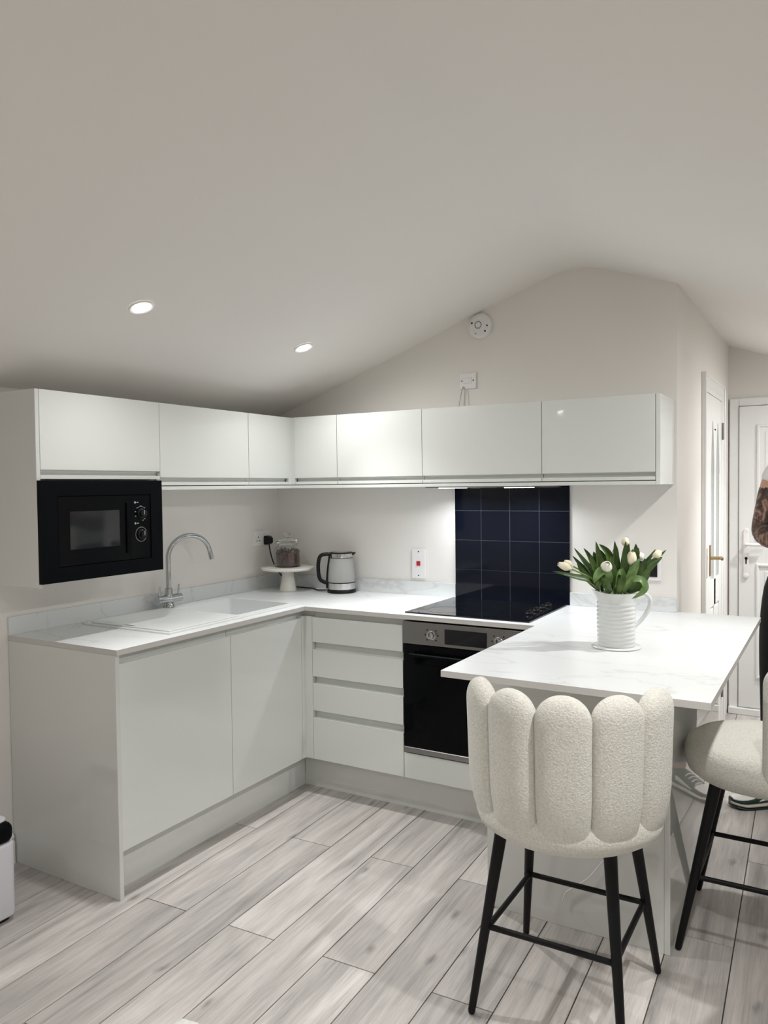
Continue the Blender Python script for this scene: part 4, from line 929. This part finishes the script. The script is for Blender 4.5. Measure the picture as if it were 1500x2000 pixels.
hand(wr, 1, 1); hand(wl, -1, 1)
bd = skinned('body', V, Ed, Rr, 'skin'); bd['label'] = 'bare skin of head, neck and hands'
# tattooed sleeves: the inked skin of each arm
def arm_ink(s, extra):
    vs = [(PX_+s*.160, PY_-.008, 1.495), (PX_+s*.183, PY_-.02, 1.37), (PX_+s*.205, PY_-.035, 1.255), (PX_+s*.165, PY_-.10-extra, 1.232+extra*.7), (PX_+s*.06, PY_-.165-extra*2, 1.255+extra), (PX_-s*.045, PY_-.17-extra*1.8, 1.274+extra)]
    return skinned('tattooed_arm', vs, [(i, i+1) for i in range(5)], [.056, .055, .052, .052, .044, .032], 'tattoo')
a1 = arm_ink(-1, 0); a1['label'] = 'forearm and elbow covered in dark tattoos'
arm_ink(1, .025)
tv = [(PX_, PY_, .985), (PX_, PY_+.005, 1.18), (PX_, PY_+.01, 1.40), (PX_, PY_+.015, 1.545), (PX_, PY_+.01, 1.585), (PX_-.115, PY_, 1.55), (PX_-.150, PY_-.005, 1.515), (PX_-.164, PY_-.012, 1.47), (PX_+.15, PY_, 1.55), (PX_+.198, PY_-.005, 1.505), (PX_+.207, PY_-.012, 1.455)]
skinned('t_shirt', tv, [(0, 1), (1, 2), (2, 3), (3, 4), (3, 5), (5, 6), (6, 7), (3, 8), (8, 9), (9, 10)], [(.182, .135), (.164, .122), (.180, .131), (.125, .10), .070, .080, .070, .060, .080, .070, .060], 'shirt')
tv = [(PX_, PY_, 1.15), (PX_, PY_, 1.02), (PX_-.115, PY_, .92), (PX_-.118, PY_-.01, .53), (PX_-.125, PY_+.01, .11), (PX_+.10, PY_, .90), (PX_+.103, PY_-.01, .53), (PX_+.108, PY_+.01, .11)]
skinned('trousers', tv, [(0, 1), (1, 2), (2, 3), (3, 4), (1, 5), (5, 6), (6, 7)], [(.175, .125), (.215, .135), .118, .10, .085, .108, .086, .075], 'trouser', 1)
# head details
b = N(); t = N(); bmesh.ops.create_uvsphere(t, u_segments=20, v_segments=12, radius=1); merge(b, t, Matrix.Translation((PX_, PY_+.012, 1.815)) @ Matrix.Diagonal((.084, .096, .078, 1)))
obj('hair', b, 'hair', ps, True)
b = N(); loft(b, [[(PX_-.006, PY_-.09, 1.765), (PX_+.006, PY_-.09, 1.765), (PX_+.006, PY_-.085, 1.76), (PX_-.006, PY_-.085, 1.76)], [(PX_-.015, PY_-.112, 1.728), (PX_+.015, PY_-.112, 1.728), (PX_+.016, PY_-.08, 1.722), (PX_-.016, PY_-.08, 1.722)]]); obj('nose', b, 'skin', ps, True)
for s in (-1, 1):
    b = N(); t = N(); bmesh.ops.create_uvsphere(t, u_segments=14, v_segments=10, radius=1); merge(b, t, Matrix.Translation((PX_+s*.030, PY_-.084, 1.766)) @ Matrix.Diagonal((.0125, .010, .0062, 1))); ey = obj('eye', b, 'eye', ps, True)
    b = N(); t = N(); bmesh.ops.create_uvsphere(t, u_segments=12, v_segments=8, radius=1); merge(b, t, Matrix.Translation((PX_+s*.030, PY_-.0905, 1.766)) @ Matrix.Diagonal((.0052, .005, .0056, 1))); obj('iris', b, 'hair', ey, True)
    b = N(); tube(b, [(PX_+s*.014, PY_-.093, 1.781), (PX_+s*.030, PY_-.095, 1.786), (PX_+s*.048, PY_-.082, 1.780)], .0036, 8, 4); obj('eyebrow', b, 'hair', ps, True)
    b = N(); t = N(); bmesh.ops.create_uvsphere(t, u_segments=12, v_segments=8, radius=1); merge(b, t, Matrix.Translation((PX_+s*.078, PY_-.005, 1.745)) @ Matrix.Diagonal((.010, .018, .03, 1))); obj('ear', b, 'skin', ps, True)
b = N(); t = N(); bmesh.ops.create_uvsphere(t, u_segments=12, v_segments=8, radius=1); merge(b, t, Matrix.Translation((PX_, PY_-.084, 1.69)) @ Matrix.Diagonal((.024, .012, .007, 1))); obj('mouth', b, 'lips', ps, True)
# sneakers
def sneaker(heel, toe):
    heel, toe = Vector(heel), Vector(toe); d = (toe-heel).normalized(); s = d.cross(Vector((0, 0, 1))); L = (toe-heel).length
    def ring(t, w0, z0, z1, flat=.2, n=16):
        c = heel+d*(L*t); o = []
        for j in range(n):
            a = 2*math.pi*j/n; y_ = math.copysign(abs(math.cos(a))**.7, math.cos(a)); z_ = math.copysign(abs(math.sin(a))**.7, math.sin(a))
            o.append(tuple(c+s*w0*y_+Vector((0, 0, (z0+z1)/2+(z1-z0)/2*z_))))
        return o
    W = lambda t: (.030+.012*math.sin(t*3.0)) if t < .5 else .042+.008*math.sin((t-.5)*3.6)
    def body(bm, ts, zf0, zf1, grow=0):
        rs = []
        for t in ts:
            e = 1
            if t < .06: e = .55+.45*math.sqrt(max(0, t/.06))
            if t > .80: e = math.sqrt(max(.05, 1-((t-.80)/.205)**2))
            rs.append(ring(t, (W(t)+grow)*e, zf0(t), zf1(t)))
        loft(bm, rs)
    T = [0, .02, .05, .1, .2, .3, .4, .5, .6, .7, .8, .86, .91, .95, .98, 1]
    lift = lambda t: .012*max(0, (t-.72)/.28)**2
    b = N(); body(b, T, lambda t: .0005+lift(t), lambda t: .012+lift(t), .004); obj('outsole', b, 'shoegreen', ps, True, label='dark green rubber outsole')
    b = N(); body(b, T, lambda t: .010+lift(t), lambda t: .032-.004*t+lift(t), .004); obj('midsole', b, 'sole', ps, True, label='cream midsole')
    top = lambda t: .105-.02*t if t < .35 else (.098-(t-.35)*.13 if t < .7 else max(.034, .0525-(t-.7)*.05))
    b = N(); body(b, T, lambda t: .024, lambda t: top(t)+lift(t)); obj('upper', b, 'shoegreen', ps, True, label='dark green leather upper')
    b = N(); body(b, [.66, .70, .75, .8, .86, .91, .95, .98], lambda t: .040, lambda t: top(t)+.0025+lift(t), -.008); obj('toe_box', b, 'shoewhite', ps, True, label='white toe box')
    b = N(); body(b, [.28, .34, .42, .50, .58, .62], lambda t: .036, lambda t: top(t)-.018, .0025); obj('side_panel', b, 'shoewhite', ps, True, label='white side panel')
    for q in range(4):
        t = .44+.065*q; c = heel+d*(L*t)+Vector((0, 0, top(t)+.001)); b = N(); tube(b, [c-s*.024-Vector((0, 0, .006)), c+Vector((0, 0, .003)), c+s*.024-Vector((0, 0, .006))], .0035, 8, 3); obj('lace', b, 'shoewhite', ps, True)
sneaker((2.655, .385, 0), (2.405, .205, 0))
sneaker((2.80, .42, 0), (2.90, .135, 0))

# ---------------------------------------------------------------- ceiling downlights (lamp inside its fitting)
random.seed(1)
def downlight(x, y, lab, watts):
    th = -math.atan(.353) if x < 1.757 else math.atan(.353); z = cz(x)
    t = thing('downlight', lab, 'ceiling light', (x, y, z), 'recessed ceiling downlights'); t.rotation_euler = (0, th, 0)
    b = N(); lathe(b, [(.046, -.0005), (.046, -.004), (.043, -.007), (.034, -.005), (.031, -.0012)], n=36, cap0=False, cap1=False); obj('trim_ring', b, 'trim', t, True, local=True)
    b = N(); lathe(b, [(.0315, -.0009), (.0315, -.0025), (.02, -.004), (.002, -.0045)], n=28); obj('lens', b, 'lens', t, True, local=True, label='lit lens')
    for nm, size, f in (('beam', 80, .58), ('spill', 175, .33)):      # lensed beam plus the spill of the same lamp
        ld = bpy.data.lights.new('downlight_'+nm, 'SPOT'); ld.energy = watts*f; ld.spot_size = R(size); ld.spot_blend = 1; ld.shadow_soft_size = .028; ld.color = (1, .99, .97)
        lo = bpy.data.objects.new('bulb_'+nm, ld); COL.objects.link(lo); lo.parent = t; lo.location = (0, 0, -.012)
LAB = {(.665, -.67): 'lit recessed downlight in left ceiling slope nearer the back wall', (.665, -1.65): 'lit recessed downlight in left ceiling slope above the microwave',
       (.665, -3.83): 'recessed downlight in left ceiling slope, behind the viewpoint', (3.0, 1.33): 'recessed downlight in right ceiling slope before the front door',
       (3.0, .82): 'recessed downlight in right ceiling slope beside the internal door',
       (2.85, -1.95): 'added unseen downlight in right ceiling slope level with the near bar stool', (2.85, -.62): 'recessed downlight in right ceiling slope over the open side of the bar',  # the lamp level with the near stool is added to brighten the sink-run doors
       (2.85, -2.90): 'recessed downlight in right ceiling slope just ahead of the viewpoint', (2.85, -3.83): 'recessed downlight in right ceiling slope directly over the viewpoint'}
for x, ys in ((.665, (-.67, -1.65, -3.83)), (3.0, (1.33, .82)), (2.85, (-.62, -1.95, -2.90, -3.83))):
    for y in ys: downlight(x, y, LAB[x, y], SPOT_W)
